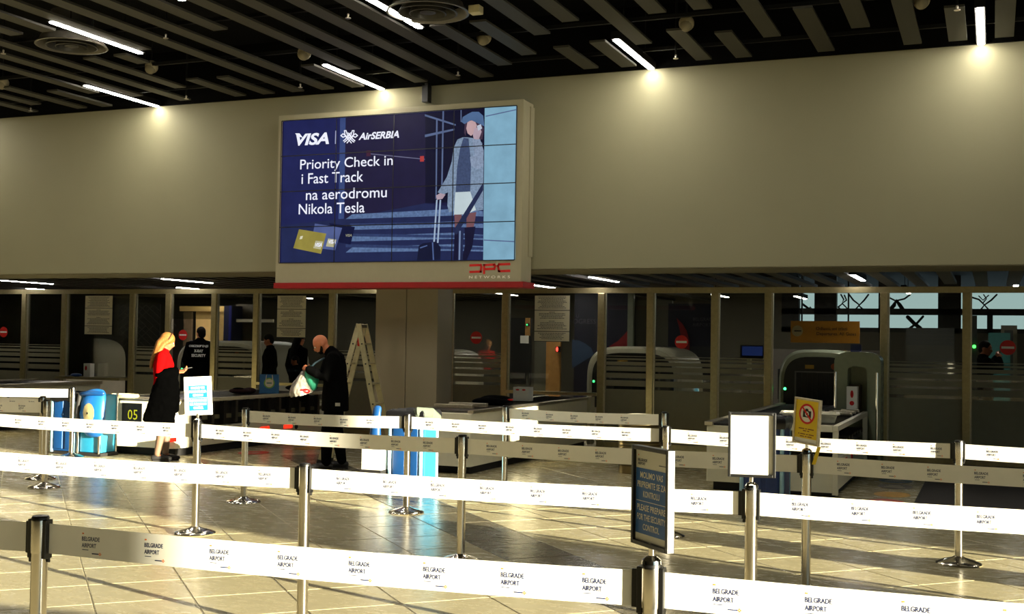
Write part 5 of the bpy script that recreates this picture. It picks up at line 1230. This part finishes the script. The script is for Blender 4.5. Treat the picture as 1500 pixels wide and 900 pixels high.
dm = o.modifiers.new('folds', 'DISPLACE'); tx = bpy.data.textures.new('crinkle', 'CLOUDS'); tx.noise_scale = .045; dm.texture = tx; dm.strength = .04
vdir = Vector((-mpos.x, -mpos.y, 0)).normalized(); rdir = Vector((-vdir.y, vdir.x, 0)); AXB = (rdir, -vdir, Vector((0, 0, 1)))
obj('red_print', MB().ell(mw((.40, .03, 1.0))+vdir*.115, (.085, .045, .038), AXB), mat('plastic_red', (180, 14, 14), .35, var=.1), pb, True)
obj('red_lettering', MB().ell(mw((.43, .03, 1.11))+vdir*.065, (.06, .035, .022), AXB), mat('plastic_red2', (150, 60, 50), .35, var=.4, scale=30), pb, True)
obj('handle', MB().tube([mw((.39, .06, 1.25)), mw((.37, .06, 1.29)), mw((.35, .04, 1.30))], [.014, .011, .011], n=8), mat('plastic_white'), pb, True)

# --- security guard seen from behind in the open bay
ANG = math.radians(118)
gx = at(293, 520, 1, 18.6)
t, J, fr, body, s = person('guard in black jacket with white lettering on the back, at the open bay', (gx.x, 18.6, 0), ANG, SKIN2, dict(wrL=(.12, .2, 1.05), wrR=(.12, -.22, 1.05)), pitch=.05, hyaw=.55, H=1.86, jacket=CLOTHK, trousers=CLOTHK, jacket_z=.80, loose=.012)
short_hair(body, J, fr, s)
b = MB()
for q, (tx_, wd) in enumerate((('OBEZBEĐENJE', .34), ('X-RAY', .16), ('SECURITY', .25))):
    put_text(b, tx_, V3(-.186+.006*q, 0, (1.40-.082*q)*s), (0, -1, 0), (.08, 0, 1), width=wd*s, height=.052*s, bold=.035)
obj('lettering', b, mat('reflective_white', (236, 238, 240), .3, emit=0), t, world=False)
obj('epaulette', MB().obox(J['shL']+V3(0, -.03, .085), (.05, 0, 0), (0, .03, 0), (0, 0, .006)), mat('epaulette_grey', (120, 124, 130), .5), t, world=False)

# --- dim people behind the glass
def dim(label, px, Y, H, ang, **k):
    p = at(px, 520, 1, Y); t, J, fr, body, s = person(label, (p.x, Y, 0), ang, SKIN2, H=H, vox=.016, jacket=k.get('jacket', CLOTHK), trousers=CLOTHK, pitch=k.get('pitch', .15), hyaw=k.get('hyaw', 0), pose=k.get('pose'))
    short_hair(body, J, fr, s, HAIRD); return t, J, fr, body, s
dim('man with short dark hair in dark jacket working behind the glass', 395, 19.6, 1.74, math.radians(200), pitch=.35)
t, J, fr, body, s = dim('person with long dark hair standing behind the glass notice', 437, 19.3, 1.76, math.radians(70))
b = MB(); b.tube([J['head']+V3(-.03, 0, .06), J['head']+V3(-.08, 0, -.05), V3(-.12, 0, 1.38), V3(-.13, 0, 1.2)], [(.09, .07), (.10, .06), (.11, .05), (.07, .03)], right=(0, 1, 0), n=16); obj('long_hair', b, HAIRD, body, True, False)
p = at(434, 545, 1, 17.2)
dim('person with dark hair leaning low behind the counter beside the notice', 434, 18.75, 1.34, math.radians(215), pitch=.25, jacket=CLOTHK)
dim('person with dark hair half hidden by the mullion behind the glass', 366, 21.9, 1.52, math.radians(250), pitch=.3)
dim('guard in black with raised arm behind the pane with a no-entry disc', 1441, 20.5, 1.80, math.radians(20), pose=dict(elL=(.16, .2, 1.3), wrL=(.22, .08, 1.5), elR=(.2, -.2, 1.3), wrR=(.2, -.1, 1.48)), hyaw=-.5)
p = at(1427, 508, 1, 20.1); t = thing('signal_lamp', 'bright green lamp on a grey post beside the guard behind glass', 'lamp', (p.x, p.y, 0)); obj('lens', MB().ell(p, (.028, .02, .028)), mat('green_lamp', (70, 255, 90), emit=5, var=0), t, True); obj('post', MB().box(p.x-.04, p.x+.04, p.y+.015, p.y+.09, 0, 2.2), mat('post_grey', (70, 72, 74), .5), t)
